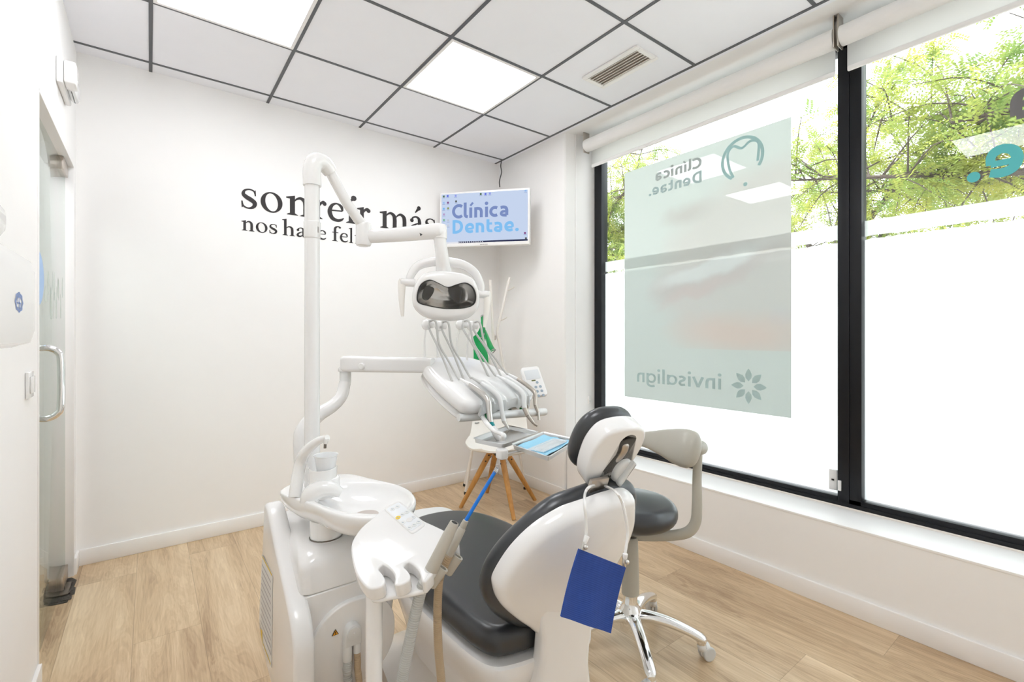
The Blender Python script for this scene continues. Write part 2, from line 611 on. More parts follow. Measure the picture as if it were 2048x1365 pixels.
# left wall with the door opening
DY0, DY1, DH = 2.30, 3.27, 2.085
m = MB()
m.box((XL - 0.1, YR, 0), (XL, DY0, CEIL))
m.box((XL - 0.1, DY0, DH), (XL, DY1, CEIL))
m.box((XL - 0.1, DY1, 0), (XL, YB, CEIL))
struct(m, 'wall_left', W_WALL)
# corridor behind the glass door
m = MB(); m.box((-1.75, YR, 0), (-1.65, YB, CEIL)); struct(m, 'wall_corridor', W_WALL)
m = MB(); m.box((-1.65, YR, 0), (-1.637, YB, 0.085)); m.box((-1.637, YB - 0.013, 0), (XL - 0.1, YB, 0.085)); struct(m, 'baseboard_corridor', W_TRIM)
# right wall: pier, reveal with a pipe casing, low wall under the window
m = MB()
plan = [(2.44, 3.39), (2.44, 2.575), (2.443, 2.562), (2.452, 2.554), (2.466, 2.55), (2.528, 2.538), (2.530, 2.543), (2.534, 2.543), (2.536, 2.534),
        (2.60, 2.524), (2.70, 2.500), (2.775, 2.500), (2.775, 3.39)]
m.loft([[(x, y, 0) for x, y in plan], [(x, y, CEIL) for x, y in plan]])
struct(m, 'wall_right', W_WALL, angle=25)
m = MB(); m.box((XR, YR, 0), (2.775, 2.53, SILL - 0.012)); struct(m, 'wall_window', W_WALL)
m = MB(); m.box((XR - 0.002, YR, SILL - 0.012), (2.775, 2.535, SILL), 0.002); struct(m, 'window_sill', W_TRIM)
m = MB(); m.box((2.69, YR, 2.66), (2.775, 2.51, CEIL)); struct(m, 'wall_lintel', W_WALL)
# baseboards
BH, BT = 0.085, 0.013
def base(name, lo, hi):
    m = MB(); m.box(lo, hi, 0.003, 2); struct(m, name, W_TRIM)
base('baseboard_back', (XL, YB - BT, 0), (XR, YB, BH))
base('baseboard_right', (XR - BT, YR, 0), (XR, YB - BT, BH))
m = MB(); m.box((XL, YR, 0), (XL + BT, DY0, BH), 0.003); m.box((XL, DY1, 0), (XL + BT, YB - BT, BH), 0.003); struct(m, 'baseboard_left', W_TRIM)
# door lining
m = MB()
m.box((XL - 0.105, DY1 - 0.012, 0), (XL + 0.004, DY1 + 0.002, DH), 0.002)
m.box((XL - 0.105, DY0 - 0.002, 0), (XL + 0.004, DY0 + 0.012, DH), 0.002)
m.box((XL - 0.105, DY0, DH - 0.012), (XL + 0.004, DY1, DH + 0.002), 0.002)
struct(m, 'trim_2', W_TRIM)

# unseen fill light added under the corridor ceiling to brighten the door glass
cl_d = bpy.data.lights.new('corridor_fill', 'AREA')
cl_d.energy = 10
cl_d.size = 0.6
cl_d.color = (0.96, 0.98, 1.0)
cl = bpy.data.objects.new('corridor_fill', cl_d)
COL.objects.link(cl)
cl.location = (-1.02, 2.3, CEIL - 0.02)

# ------------------------------------------------------------------ glass door
XD = XL - 0.03
door = MB(); door.box((XD - 0.005, DY0 + 0.016, 0.012), (XD + 0.005, DY1 - 0.05, DH - 0.03), 0.001)
door = put(door, 'door_1', M_DOORGLASS, kind='structure', at=(XD, DY1 - 0.05, 0))
m = MB()
yh = 2.485
m.tube([(XD + 0.006, yh, 1.175), (XD + 0.036, yh, 1.175), (XD + 0.060, yh, 1.160), (XD + 0.070, yh, 1.125), (XD + 0.070, yh, 0.96), (XD + 0.060, yh, 0.925), (XD + 0.036, yh, 0.91), (XD + 0.006, yh, 0.91)], 0.0125, 16, 6)
for z in (1.175, 0.91): m.cyl((XD - 0.008, yh, z), (XD + 0.012, yh, z), 0.017, bev=0.002)
put(m, 'handle', M_CHROME, door, 'polished chrome D shaped pull handle')
m = MB(); m.box((XD - 0.014, DY1 - 0.19, DH - 0.075), (XD + 0.014, DY1 - 0.03, DH - 0.012), 0.003)
put(m, 'top_pivot', M_NICKEL, door, 'metal pivot fitting at the top of the glass')
m = MB(); m.box((XD - 0.014, DY1 - 0.19, 0.008), (XD + 0.014, DY1 - 0.03, 0.075), 0.003)
put(m, 'bottom_pivot', M_NICKEL, door)
# droplet decals on the glass
m = MB()
for (yy, z, ry, rz) in ((2.66, 1.39, .020, .035), (2.73, 1.44, .016, .05), (2.80, 1.36, .024, .07), (2.88, 1.46, .02, .045), (2.93, 1.37, .022, .075), (3.0, 1.43, .018, .05), (3.06, 1.36, .02, .06), (3.11, 1.45, .018, .05)):
    pts = [(XD + 0.0062, yy + ry * math.sin(t) * (1 - .35 * math.cos(t)), z + rz * math.cos(t)) for t in np.linspace(0, 2 * PI, 20, endpoint=False)]
    m.poly(pts)
put(m, 'drop_decals', mat('grey_green_vinyl', (0.52, 0.58, 0.53), 0.4), door, 'pale grey green droplet vinyl on the glass')
m = MB()
m.poly([(XD + 0.0062, 2.49 + 0.13 * math.cos(t), 1.44 + 0.105 * math.sin(t)) for t in np.linspace(0, 2 * PI, 32, endpoint=False)])
put(m, 'blue_decal', mat('light_blue_vinyl', (0.28, 0.46, 0.75), 0.4), door, 'blue round vinyl on the glass')

# broken floor at the pivot with the exposed floor box
pit = thing('floor_hinge_box', 'exposed dark floor hinge box in a ragged hole at the foot of the glass door', 'hinge', (-0.35, 3.09, 0))
m = MB()
ol = [(-.40, 2.97), (-.30, 2.955), (-.297, 3.02), (-.283, 3.03), (-.286, 3.11), (-.293, 3.12), (-.29, 3.2), (-.31, 3.24), (-.40, 3.25)]
m.loft([[(x, y, 0.0005) for x, y in ol], [(x + (0.004 if x < -.35 else -.004), y, 0.003) for x, y in ol]])
put(m, 'broken_edge', M_MUD, pit)
m = MB()
for k in range(16):
    x = random.uniform(-.395, -.305); y = random.uniform(2.98, 3.22); s_ = random.uniform(.008, .02)
    m.box((x - s_, y - s_ * random.uniform(.5, 1.5), 0.002), (x + s_, y + s_, random.uniform(0.004, 0.016)), 0.002)
put(m, 'rubble', M_MUD, pit)
m = MB(); m.box((-.355, 3.03, 0.002), (-.305, 3.17, 0.012), 0.002); m.cyl((-.335, 3.1, .011), (-.335, 3.1, .02), .012)
put(m, 'spring_plate', M_DSTEEL, pit)

# ------------------------------------------------------------------ windows
FX0, FX1 = 2.695, 2.765
def bar(mb, y0, z0, y1, z1, dx=0.0):
    mb.box((FX0 + dx, y0, z0), (FX1 + dx, y1, z1), 0.003)
def window(name, y0, y1, zt=2.66):
    m = MB(); m.box((XG - 0.003, y0, SILL + 0.05), (XG + 0.003, y1, zt))
    wdw = put(m, name, M_GLASS, kind='structure', at=(XG, (y0 + y1) / 2, SILL))
    return wdw
w1 = window('window_1', 0.875, 2.45)
w2 = window('window_2', -1.15, 0.80)
m = MB()
bar(m, -1.7, SILL, 2.502, SILL + 0.048)
bar(m, 2.425, SILL, 2.497, 2.66)
bar(m, 0.787, SILL, 0.887, 2.66)
bar(m, -1.2, SILL, -1.12, 2.66)
bar(m, -1.7, 2.62, 2.497, 2.68)
m.box((FX0 - 0.006, -1.7, SILL + 0.0), (FX0 + 0.012, 2.497, SILL + 0.026), 0.002)
m.box((FX0 - 0.006, 0.836, SILL + 0.026), (FX0 + 0.01, 0.884, 2.62), 0.002)
struct(m, 'window_frame', M_BLACK)
# caulk line between frame and sill
m = MB(); m.tube([(FX0 - 0.008, -1.7, SILL + 0.002), (FX0 - 0.009, 0.2, SILL + 0.002), (FX0 - 0.007, 1.2, SILL + 0.002), (FX0 - 0.008, 2.497, SILL + 0.002)], 0.006, 6, 6)
struct(m, 'trim_3', mat('cream_caulk', (0.78, 0.72, 0.66), 0.7))

def film(name, parent, y0, y1):
    # lower frosted sheet and the narrow band above it, ragged at the gap between
    x = XG - 0.006
    n = 60
    rnd = random.Random(int(y1 * 100))
    ys = [y0 + (y1 - y0) * k / n for k in range(n + 1)]
    m = MB()
    m.loft([[(x, y, SILL + 0.05) for y in ys], [(x, y, 1.684 + rnd.uniform(-.004, .003)) for y in ys]], False, False, closed=False)
    put(m, 'frosted_film', M_FILM, parent, 'milky frosted film on the lower glass')
    m = MB()
    m.loft([[(x, y, 1.697 + rnd.uniform(-.003, .005)) for y in ys], [(x, y, 1.773) for y in ys]], False, False, closed=False)
    put(m, 'frosted_band', M_BAND, parent, 'narrow frosted strip above the film')
film('a', w1, 0.887, 2.425)
film('b', w2, -1.12, 0.787)

# magnetic contact on the left pane, and its small twin on the mullion
t = thing('alarm_contact', 'small white alarm contact on the glass at the lower corner beside the black mullion', 'sensor', (2.71, 0.915, 0.45))
m = MB(); m.box((2.722, 0.898, 0.446), (2.741, 0.934, 0.548), 0.003); put(m, 'sensor_body', M_WPLAST, t)
m = MB(); m.box((2.683, 0.868, 0.46), (2.695, 0.882, 0.51), 0.002); put(m, 'magnet', M_WPLAST, t)
m = MB(); m.box((2.719, 0.91, 0.494), (2.7225, 0.921, 0.502)); put(m, 'lens', M_DARK, t)
c = P(1177, 800, Y=2.515)
t = thing('cord_clip', 'tiny cream cord clip on the window reveal left of the black frame', 'clip', (c.x, c.y, c.z))
m = MB(); m.box((c.x - .008, c.y - .012, c.z - .028), (c.x + .014, c.y + .01, c.z + .028), 0.002); put(m, 'clip_body', W_TRIM, t)
m = MB(); m.cyl((c.x + .003, c.y - .0135, c.z - .008), (c.x + .003, c.y - .011, c.z - .008), .003, seg=10); put(m, 'screw', M_DSTEEL, t)

# ------------------------------------------------------------------ roller blinds
def blind(y0, y1, label, xr):
    t = thing('roller_blind', label, 'blind', (xr, y1, CEIL))
    m = MB(); m.cyl((xr, y0, CEIL - 0.098), (xr, y1, CEIL - 0.098), 0.046, seg=28, bev=0.003)
    put(m, 'rolled_fabric', M_BLIND, t)
    m = MB(); m.box((xr + 0.040, y0 + 0.012, 2.49), (xr + 0.0445, y1 - 0.012, CEIL - 0.10)); put(m, 'hanging_fabric', M_BLINDT, t)
    m = MB(); m.box((xr + 0.035, y0 + 0.012, 2.468), (xr + 0.0495, y1 - 0.012, 2.492), 0.005); put(m, 'hem_bar', M_BLIND, t)
    for y in (y0 - 0.004, y1 + 0.004):
        m = MB()
        m.box((xr - 0.03, y - 0.003, CEIL - 0.15), (xr + 0.03, y + 0.003, CEIL - 0.0005), 0.001)
        put(m, 'bracket', M_NICKEL, t)
    return t
XB = 2.575
blind(0.858, 2.462, 'white roller blind rolled up above the left pane with the poster', XB)
blind(-1.14, 0.832, 'white roller blind rolled up above the right pane', XB)

# ------------------------------------------------------------------ ceiling lights and vent
def panel(i, j, label):
    x0, x1 = GX[i] + 0.008, GX[i + 1] - 0.008
    y1, y0 = GY[j] - 0.008, GY[j + 1] + 0.008
    t = thing('ceiling_light', label, 'ceiling light', ((x0 + x1) / 2, (y0 + y1) / 2, CEIL), 'square ceiling light panels')
    f = 0.016
    m = MB()
    m.box((x0, y0, CEIL - 0.006), (x0 + f, y1, CEIL - 0.0005)); m.box((x1 - f, y0, CEIL - 0.006), (x1, y1, CEIL - 0.0005))
    m.box((x0 + f, y0, CEIL - 0.006), (x1 - f, y0 + f, CEIL - 0.0005)); m.box((x0 + f, y1 - f, CEIL - 0.006), (x1 - f, y1, CEIL - 0.0005))
    put(m, 'frame', W_TRIM, t)
    m = MB(); m.box((x0 + f, y0 + f, CEIL - 0.004), (x1 - f, y1 - f, CEIL - 0.001)); put(m, 'diffuser', M_DIFFUSER, t)
panel(2, 1, 'lit square ceiling light panel in the middle of the dark grid, seen whole')
panel(0, 1, 'lit square ceiling light panel cut off by the top edge of the picture')
panel(0, 4, 'added square ceiling light panel near the left wall, outside the view, lighting the room')  # assumed panel, never in view, added to light the room

c = [P(1165, 155, Z=CEIL), P(1273, 89, Z=CEIL), P(1316, 113, Z=CEIL), P(1207, 174, Z=CEIL)]
vx0, vx1 = 1.93, 2.16
vy0, vy1 = min(p.y for p in c), max(p.y for p in c)
vx0, vx1 = min(p.x for p in c), max(p.x for p in c)
t = thing('air_vent', 'white slatted air vent set in a ceiling tile near the window', 'vent', ((vx0 + vx1) / 2, (vy0 + vy1) / 2, CEIL))
f = 0.026
m = MB()
for lo, hi in (((vx0, vy0), (vx0 + f, vy1)), ((vx1 - f, vy0), (vx1, vy1)), ((vx0 + f, vy0), (vx1 - f, vy0 + f)), ((vx0 + f, vy1 - f), (vx1 - f, vy1))):
    m.box((*lo, CEIL - 0.013), (*hi, CEIL - 0.0005), 0.003)
put(m, 'frame', W_TRIM, t)
m = MB(); m.box((vx0 + f, vy0 + f, CEIL - 0.002), (vx1 - f, vy1 - f, CEIL - 0.0006)); put(m, 'backing', mat('vent_tan', (0.50, 0.44, 0.40), .7), t)
n = 6
for k in range(n):
    x = vx0 + f + (vx1 - vx0 - 2 * f) * (k + 0.5) / n
    hw = (vx1 - vx0 - 2 * f) / n * 0.40
    m = MB()
    m.loft([[(x - hw, vy0 + f, CEIL - 0.012), (x + hw, vy0 + f, CEIL - 0.0035), (x + hw, vy0 + f, CEIL - 0.005), (x - hw, vy0 + f, CEIL - 0.0135)],
            [(x - hw, vy1 - f, CEIL - 0.012), (x + hw, vy1 - f, CEIL - 0.0035), (x + hw, vy1 - f, CEIL - 0.005), (x - hw, vy1 - f, CEIL - 0.0135)]])
    put(m, 'slat', M_SHELL, t)

# ================================================================== LETTERING
def stroke(pts, w, sm=8, cap=0):
    """list of quads for a pen stroke with a width at each point"""
    ws = list(w) if hasattr(w, '__len__') else [w] * len(pts)
    if sm > 1 and len(pts) > 2:
        c = catmull([Vector((p[0], p[1], ws[i])) for i, p in enumerate(pts)], sm)
    else:
        c = [Vector((p[0], p[1], ws[i])) for i, p in enumerate(pts)]
    L, Rr = [], []
    for i, p in enumerate(c):
        a = c[max(0, i - 1)]; b = c[min(len(c) - 1, i + 1)]
        d = Vector((b.x - a.x, b.y - a.y)); d.normalize()
        n = Vector((-d.y, d.x)) * max(p.z, .002) / 2
        L.append((p.x + n.x, p.y + n.y)); Rr.append((p.x - n.x, p.y - n.y))
    polys = [[L[i], L[i + 1], Rr[i + 1], Rr[i]] for i in range(len(c) - 1)]
    if cap:
        for e in (0, -1):
            polys.append(disc(c[e].x, c[e].y, c[e].z / 2, 14))
    return polys
def disc(x, y, r, n=20, ry=None):
    ry = ry or r
    return [(x + r * math.cos(2 * PI * k / n), y + ry * math.sin(2 * PI * k / n)) for k in range(n)]
def arc(cx, cy, rx, ry, a0, a1, n=10):
    return [(cx + rx * math.cos(R(a0 + (a1 - a0) * k / n)), cy + ry * math.sin(R(a0 + (a1 - a0) * k / n))) for k in range(n + 1)]

# --- old style serif letters, x-height 1 (each drawn in a box 0..width)
def stem(x, y0, y1, w=.21): return [[(x - w / 2, y0), (x + w / 2, y0), (x + w / 2, y1), (x - w / 2, y1)]]
def foot(x, y=0, w=.46, t=.055, s=.21):
    return [[(x - w / 2, y), (x + w / 2, y), (x + w / 2, y + t * .6), (x + s / 2, y + t * 1.9), (x - s / 2, y + t * 1.9), (x - w / 2, y + t * .6)]]
def flag(x, y, w=.21): return [[(x + w / 2, y + .03), (x - w / 2 - .16, y - .09), (x - w / 2 - .15, y - .15), (x - w / 2, y - .17), (x + w / 2, y - .25)]]
def archr(x0, x1, top=1.0, w=.21):
    return stroke([(x0, .70), (x0 + (x1 - x0) * .25, .86), (x0 + (x1 - x0) * .58, .925), (x1 - .04, .80), (x1, .58), (x1, .3), (x1, 0)], [.04, .09, .15, .2, w, w, w])
def g_n(): return stem(.27, 0, .95) + flag(.27, 1.0) + foot(.27) + archr(.33, .83) + foot(.83), 1.06
def g_m(): return stem(.27, 0, .95) + flag(.27, 1.0) + foot(.27) + archr(.33, .80) + foot(.80) + archr(.86, 1.33) + foot(1.33), 1.57
def g_h(): return stem(.27, 0, 1.6) + flag(.27, 1.68) + foot(.27) + archr(.33, .83) + foot(.83), 1.06
def g_r(): return stem(.27, 0, .95) + flag(.27, 1.0) + foot(.27, w=.5) + stroke([(.33, .66), (.42, .84), (.54, .92), (.62, .90)], [.04, .12, .16, .18]) + [disc(.63, .85, .115)], .78
def g_i(): return stem(.27, 0, .95) + flag(.27, 1.0) + foot(.27) + [disc(.26, 1.36, .125)], .5
def g_iac(): return stem(.27, 0, .95) + flag(.27, 1.0) + foot(.27) + [disc(.40, 1.42, .13, 18, .15)] + stroke([(.22, 1.2), (.4, 1.42)], [.05, .2], 1), .52
def g_l(): return stem(.27, 0, 1.6) + flag(.27, 1.68) + foot(.27), .5
def ring(cx, cy, rx, ry, ix, iy, tilt=0, n=40):
    o = [(cx + rx * math.cos(2 * PI * k / n), cy + ry * math.sin(2 * PI * k / n)) for k in range(n)]
    t = R(tilt)
    q = []
    for k in range(n):
        a = 2 * PI * k / n
        x, y = ix * math.cos(a), iy * math.sin(a)
        q.append((cx + x * math.cos(t) - y * math.sin(t), cy + x * math.sin(t) + y * math.cos(t)))
    return [[o[k], o[(k + 1) % n], q[(k + 1) % n], q[k]] for k in range(n)]
def g_o(): return ring(.52, .49, .48, .52, .27, .45, 8), 1.04
def g_e():
    return stroke([(.14, .56), (.84, .60)], .075, 1) + stroke([(.84, .60), (.78, .83), (.54, .965), (.28, .84), (.155, .50), (.28, .16), (.55, .055), (.76, .10), (.91, .22)],
                  [.10, .17, .09, .16, .23, .22, .16, .13, .05]), .98
def g_c():
    return stroke([(.74, .80), (.56, .955), (.30, .84), (.155, .48), (.28, .15), (.54, .06), (.74, .11), (.86, .24)], [.12, .11, .17, .23, .22, .16, .12, .05]) + [disc(.72, .78, .12)], .92
def g_a():
    return stroke([(.19, .70), (.26, .88), (.46, .95), (.62, .86), (.67, .66), (.67, .3), (.69, .1), (.80, .05), (.92, .13)], [.12, .10, .11, .17, .21, .21, .19, .12, .05]) + [disc(.19, .71, .115)] \
        + stroke([(.64, .58), (.42, .49), (.20, .32), (.17, .16), (.30, .06), (.48, .12), (.62, .28)], [.06, .1, .16, .20, .16, .1, .05]), .93
def g_aac():
    p, wd = g_a()
    return p + [disc(.63, 1.50, .12, 18, .13)] + stroke([(.40, 1.20), (.63, 1.5)], [.06, .2], 1), wd
def g_s():
    return stroke([(.66, .70), (.60, .90), (.40, .965), (.20, .88), (.15, .70), (.28, .57), (.48, .46), (.63, .32), (.58, .13), (.36, .035), (.15, .12), (.09, .33)],
                  [.05, .08, .07, .10, .17, .21, .22, .20, .15, .07, .08, .05]) + [[(.63, .67), (.69, .67), (.67, .98), (.62, .9)], [(.06, .36), (.12, .36), (.15, .1), (.08, .02)]], .76
def g_f():
    return stem(.27, 0, 1.25) + foot(.27, w=.5) + stroke([(.27, 1.2), (.29, 1.42), (.42, 1.58), (.58, 1.61), (.68, 1.54)], [.21, .2, .14, .12, .16]) + [disc(.68, 1.52, .1)] + [[(.02, .90), (.55, .90), (.55, .98), (.02, .98)]], .64
def g_z():
    return [[(.08, .92), (.08, 1), (.74, 1), (.74, .94), (.30, .08), (.06, 0), (.06, .05), (.52, .92)], [(.06, 0), (.78, 0), (.82, .30), (.77, .30), (.68, .09), (.2, .08)], [(.08, 1), (.06, .72), (.11, .72), (.22, .92)]], .86
SERIF = {'s': g_s, 'o': g_o, 'n': g_n, 'r': g_r, 'e': g_e, 'í': g_iac, 'm': g_m, 'á': g_aac, 'h': g_h, 'a': g_a, 'c': g_c, 'f': g_f, 'l': g_l, 'i': g_i, 'z': g_z}

def ux(u): return P(u, 600, Y=YB).x
def serif_line(name, letters, base, xh, parent):
    for ch, u0, u1 in letters:
        x0, x1 = ux(u0), ux(u1)
        polys, wd = SERIF[ch]()
        xs = [p[0] for q in polys for p in q]
        lo, hi = min(xs), max(xs)
        m = MB()
        for i, q in enumerate(polys):
            m.poly([(x0 + (p[0] - lo) / (hi - lo) * (x1 - x0), YB - 0.0012 - i * 1.2e-5, base + p[1] * xh) for p in q])
        put(m, name, M_LETTER, parent)
wl = thing('wall_lettering', 'black serif lettering on the white end wall reading sonreír más nos hace feliz', 'lettering', (1.1, YB, 1.88))
serif_line('large_letter', [('s', 482.5, 514), ('o', 521, 565), ('n', 572, 622), ('r', 627, 653), ('e', 655, 688), ('í', 690.5, 713), ('r', 714, 741), ('m', 759, 817), ('á', 819.5, 847), ('s', 850, 871)], 2.019, 0.128, wl)
serif_line('small_letter', [('n', 482.5, 509), ('o', 511.5, 535), ('s', 538.5, 554.5), ('h', 564, 590), ('a', 593, 613), ('c', 616, 633), ('e', 635, 652.5), ('f', 664, 682), ('e', 679.5, 696), ('l', 697.5, 706.5), ('i', 709, 718.5), ('z', 723, 740)], 1.879, 0.0645, wl)

# --- rounded sans letters for the clinic's name, x-height 1
SW = .285
def sl(*a, **k): return stroke(*a, **k)
def q_C(): return sl(arc(.66, .69, .52, .56, 52, 308, 14), SW), 1.06
def q_l(): return sl([(.20, 1.50), (.20, .9), (.20, .36), (.27, .17), (.46, .12)], SW), .52
def q_i(): return sl([(.2, 1.0), (.2, 0)], SW, 1) + [disc(.2, 1.32, .17)], .46
def q_iac(): return sl([(.2, 1.0), (.2, 0)], SW, 1) + sl([(.16, 1.16), (.42, 1.46)], .2, 1), .46
def q_i0(): return sl([(.2, 1.0), (.2, 0)], SW, 1) + [disc(.2, 1.36, .15)], .42
def q_n(): return sl([(.2, 1.0), (.2, 0)], SW, 1) + sl([(.16, .86), (.42, .87), (.66, .79), (.74, .56), (.74, .3), (.74, 0)], SW), 1.02
def q_c(): return sl(arc(.53, .5, .40, .385, 58, 302, 12), SW), .92
def q_a(): return sl([(.12, .84), (.38, .88), (.62, .80), (.70, .58), (.70, .32), (.70, .10)], SW) + sl([(.70, .09), (.40, .115), (.22, .17), (.18, .31), (.32, .45), (.70, .46)], [SW, SW, .25, .25, .25, .2]), .98
def q_D(): return sl([(.2, 1.38), (.2, 0)], SW, 1) + sl([(.10, 1.25), (.46, 1.24), (.82, 1.08), (.95, .69), (.82, .30), (.46, .13), (.10, .13)], SW), 1.22
def q_e(): return sl([(.16, .44), (.80, .44)], .2, 1) + sl([(.80, .42), (.80, .66), (.70, .82), (.50, .88), (.27, .76), (.18, .5), (.27, .23), (.52, .12), (.82, .17)], [.24, .24, SW, SW, SW, SW, SW, SW, .26]), 1.0
def q_t(): return sl([(.2, 1.30), (.2, .8), (.2, .40), (.28, .17), (.52, .125), (.62, .14)], SW) + sl([(.2, .87), (.60, .87)], .23, 1), .70
def q_dot(): return [disc(.2, .15, .17)], .42
def q_v(): return sl([(.08, 1.0), (.44, .02)], .22, 1) + sl([(.80, 1.0), (.44, .02)], .22, 1), .90
def q_s(): return sl([(.60, .84), (.38, .90), (.18, .78), (.24, .58), (.46, .46), (.56, .27), (.42, .11), (.12, .14)], .22), .72
def q_as(): return ring(.46, .5, .44, .5, .24, .3) + sl([(.80, 1.0), (.80, 0)], .22, 1), .98
def q_g(): return ring(.46, .5, .44, .5, .24, .3) + sl([(.80, 1.0), (.80, .2), (.76, -.16), (.5, -.33), (.14, -.27)], .22), .98
def q_l0(): return sl([(.2, 1.48), (.2, 0)], .22, 1), .40
def q_n0(): return sl([(.2, 1.0), (.2, 0)], .22, 1) + sl([(.18, .80), (.38, .89), (.62, .82), (.70, .56), (.70, 0)], .22), .92
def q_i1(): return sl([(.2, 1.0), (.2, 0)], .22, 1) + [disc(.2, 1.33, .14)], .40
SANS = {'C': q_C, 'l': q_l, 'í': q_iac, 'i': q_i, 'n': q_n, 'c': q_c, 'a': q_a, 'D': q_D, 'e': q_e, 't': q_t, '.': q_dot}
SANSL = {'i': q_i1, 'n': q_n0, 'v': q_v, 's': q_s, 'a': q_as, 'l': q_l0, 'g': q_g}
def word(txt, table, gap=.02):
    out = []; x = 0
    for ch in txt:
        polys, wd = table[ch]()
        out += [[(p[0] + x, p[1]) for p in q] for q in polys]
        x += wd + gap
    xs = [p[0] for q in out for p in q]
    return out, min(xs), max(xs)
def word_letters(name, txt, table, fn, x0, x1, mtl, parent):
    """fn maps (x, y, lift) with x spanning x0..x1 and y in x-heights to a point; one part per letter"""
    _, lo, hi = word(txt, table)
    x = 0
    for ch in txt:
        polys, wd = table[ch]()
        m = MB()
        for i, q in enumerate(polys):
            m.poly([fn(x0 + (p[0] + x - lo) / (hi - lo) * (x1 - x0), p[1], i * 1.2e-5) for p in q])
        put(m, name, mtl, parent)
        x += wd + .02

# lettering on the right pane, read from the street (so reversed from inside)
M_VGREY = mat('grey_window_vinyl', (0.17, 0.165, 0.17), 0.5)
M_VCYAN = mat('cyan_window_vinyl', (0.10, 0.55, 0.58), 0.5)
t = thing('window_lettering', 'large grey and turquoise clinic name in vinyl on the right window pane, reversed from inside', 'lettering', (XG, -0.1, 1.86))
xv = XG - 0.0045
word_letters('grey_letter', 'Clínica', SANS, lambda x, y, l: (xv - l, x, 2.086 + y * 0.113), -0.335, 0.302, M_VGREY, t)
word_letters('turquoise_letter', 'Dentae.', SANS, lambda x, y, l: (xv - l, x, 1.866 + y * 0.127), -0.345, 0.428, M_VCYAN, t)

# ------------------------------------------------------------------ poster on the left pane
PY0, PY1, PZ0, PZ1 = 1.116, 2.24, 0.777, 2.395
def poster_mat():
    m = film_mat('poster_print', (0.62, 0.66, 0.63), 0.985, 0.06)
    nt = m.node_tree
    N, L = nt.nodes, nt.links
    geo = N.new('ShaderNodeNewGeometry')
    sep = N.new('ShaderNodeSeparateXYZ')
    L.new(geo.outputs['Position'], sep.inputs[0])
    def M_(op, a, b=None, cl=False):
        n = N.new('ShaderNodeMath'); n.operation = op; n.use_clamp = cl
        for i, v in enumerate((a, b)):
            if v is None: continue
            if isinstance(v, (int, float)): n.inputs[i].default_value = v
            else: L.new(v, n.inputs[i])
        return n.outputs[0]
    nz = N.new('ShaderNodeTexNoise'); nz.inputs['Scale'].default_value = 5.0; nz.inputs['Detail'].default_value = 2
    L.new(geo.outputs['Position'], nz.inputs[0])
    wob = M_('MULTIPLY', M_('SUBTRACT', nz.outputs[0], .5), .12)
    y = M_('ADD', sep.outputs[1], wob); z = M_('ADD', sep.outputs[2], wob)
    def blob(cy, cz, ry, rz, soft, rot=0):
        dy = M_('SUBTRACT', y, cy); dz = M_('SUBTRACT', z, cz)
        c, s = math.cos(R(rot)), math.sin(R(rot))
        a = M_('DIVIDE', M_('ADD', M_('MULTIPLY', dy, c), M_('MULTIPLY', dz, s)), ry)
        b = M_('DIVIDE', M_('SUBTRACT', M_('MULTIPLY', dz, c), M_('MULTIPLY', dy, s)), rz)
        r = M_('SQRT', M_('ADD', M_('MULTIPLY', a, a), M_('MULTIPLY', b, b)))
        return M_('DIVIDE', M_('SUBTRACT', 1 + soft, r), 2 * soft, True)
    cur = None
    def over(cur, fac, col):
        mx = N.new('ShaderNodeMix'); mx.data_type = 'RGBA'
        L.new(fac, mx.inputs[0])
        if cur is None: mx.inputs[6].default_value = (0.650, 0.675, 0.654, 1)
        else: L.new(cur, mx.inputs[6])
        mx.inputs[7].default_value = (*col, 1)
        return mx.outputs[2]
    # cheek and chin of a smiling face, a lip line and a pale tooth row, all faint
    face = blob(1.15, 1.60, .78, .56, .12)
    cut = M_('GREATER_THAN', sep.outputs[2], 1.135)
    cur = over(cur, M_('MULTIPLY', face, cut), (0.650, 0.645, 0.624))
    cur = over(cur, M_('MULTIPLY', blob(1.42, 1.24, .34, .10, .6), cut), (0.680, 0.624, 0.587))
    cur = over(cur, blob(1.74, 2.01, .15, .05, .6, -8), (0.611, 0.603, 0.581))
    cur = over(cur, blob(1.60, 1.60, .40, .105, .25, -14), (0.624, 0.606, 0.589))
    cur = over(cur, blob(1.60, 1.635, .36, .06, .3, -14), (0.689, 0.698, 0.685))
    cur = over(cur, blob(1.66, 1.505, .25, .03, .6, -16), (0.645, 0.606, 0.587))
    for n in N:
        if n.type in ('BSDF_TRANSLUCENT', 'BSDF_DIFFUSE'):
            L.new(cur, n.inputs[0])
    return m
xp = XG - 0.009
t = thing('window_poster', 'large pale green poster of a smiling mouth stuck on the left pane, seen from behind', 'poster', (xp, (PY0 + PY1) / 2, PZ0))
m = MB(); m.box((xp - 0.0004, PY0, PZ0), (xp + 0.0004, PY1, PZ1)); put(m, 'printed_sheet', poster_mat(), t)
xq = xp - 0.0012
M_PG = mat('poster_grey_green', (0.40, 0.46, 0.45), 0.5)
M_PT = mat('poster_teal', (0.36, 0.58, 0.58), 0.5)
M_PT2 = mat('poster_dull_teal', (0.40, 0.53, 0.53), 0.5)
def pY(u): return P(u, 600, X=xq).y
def pZ(u, v): return P(u, v, X=xq).z
word_letters('clinic_letter', 'Clínica', SANS, lambda x, y, l: (xq - l, x, 2.27 + y * 0.050), 1.635, 1.975, M_PG, t)
word_letters('clinic_letter', 'Dentae.', SANS, lambda x, y, l: (xq - l, x, 2.178 + y * 0.052), 1.635, 2.03, M_PT2, t)
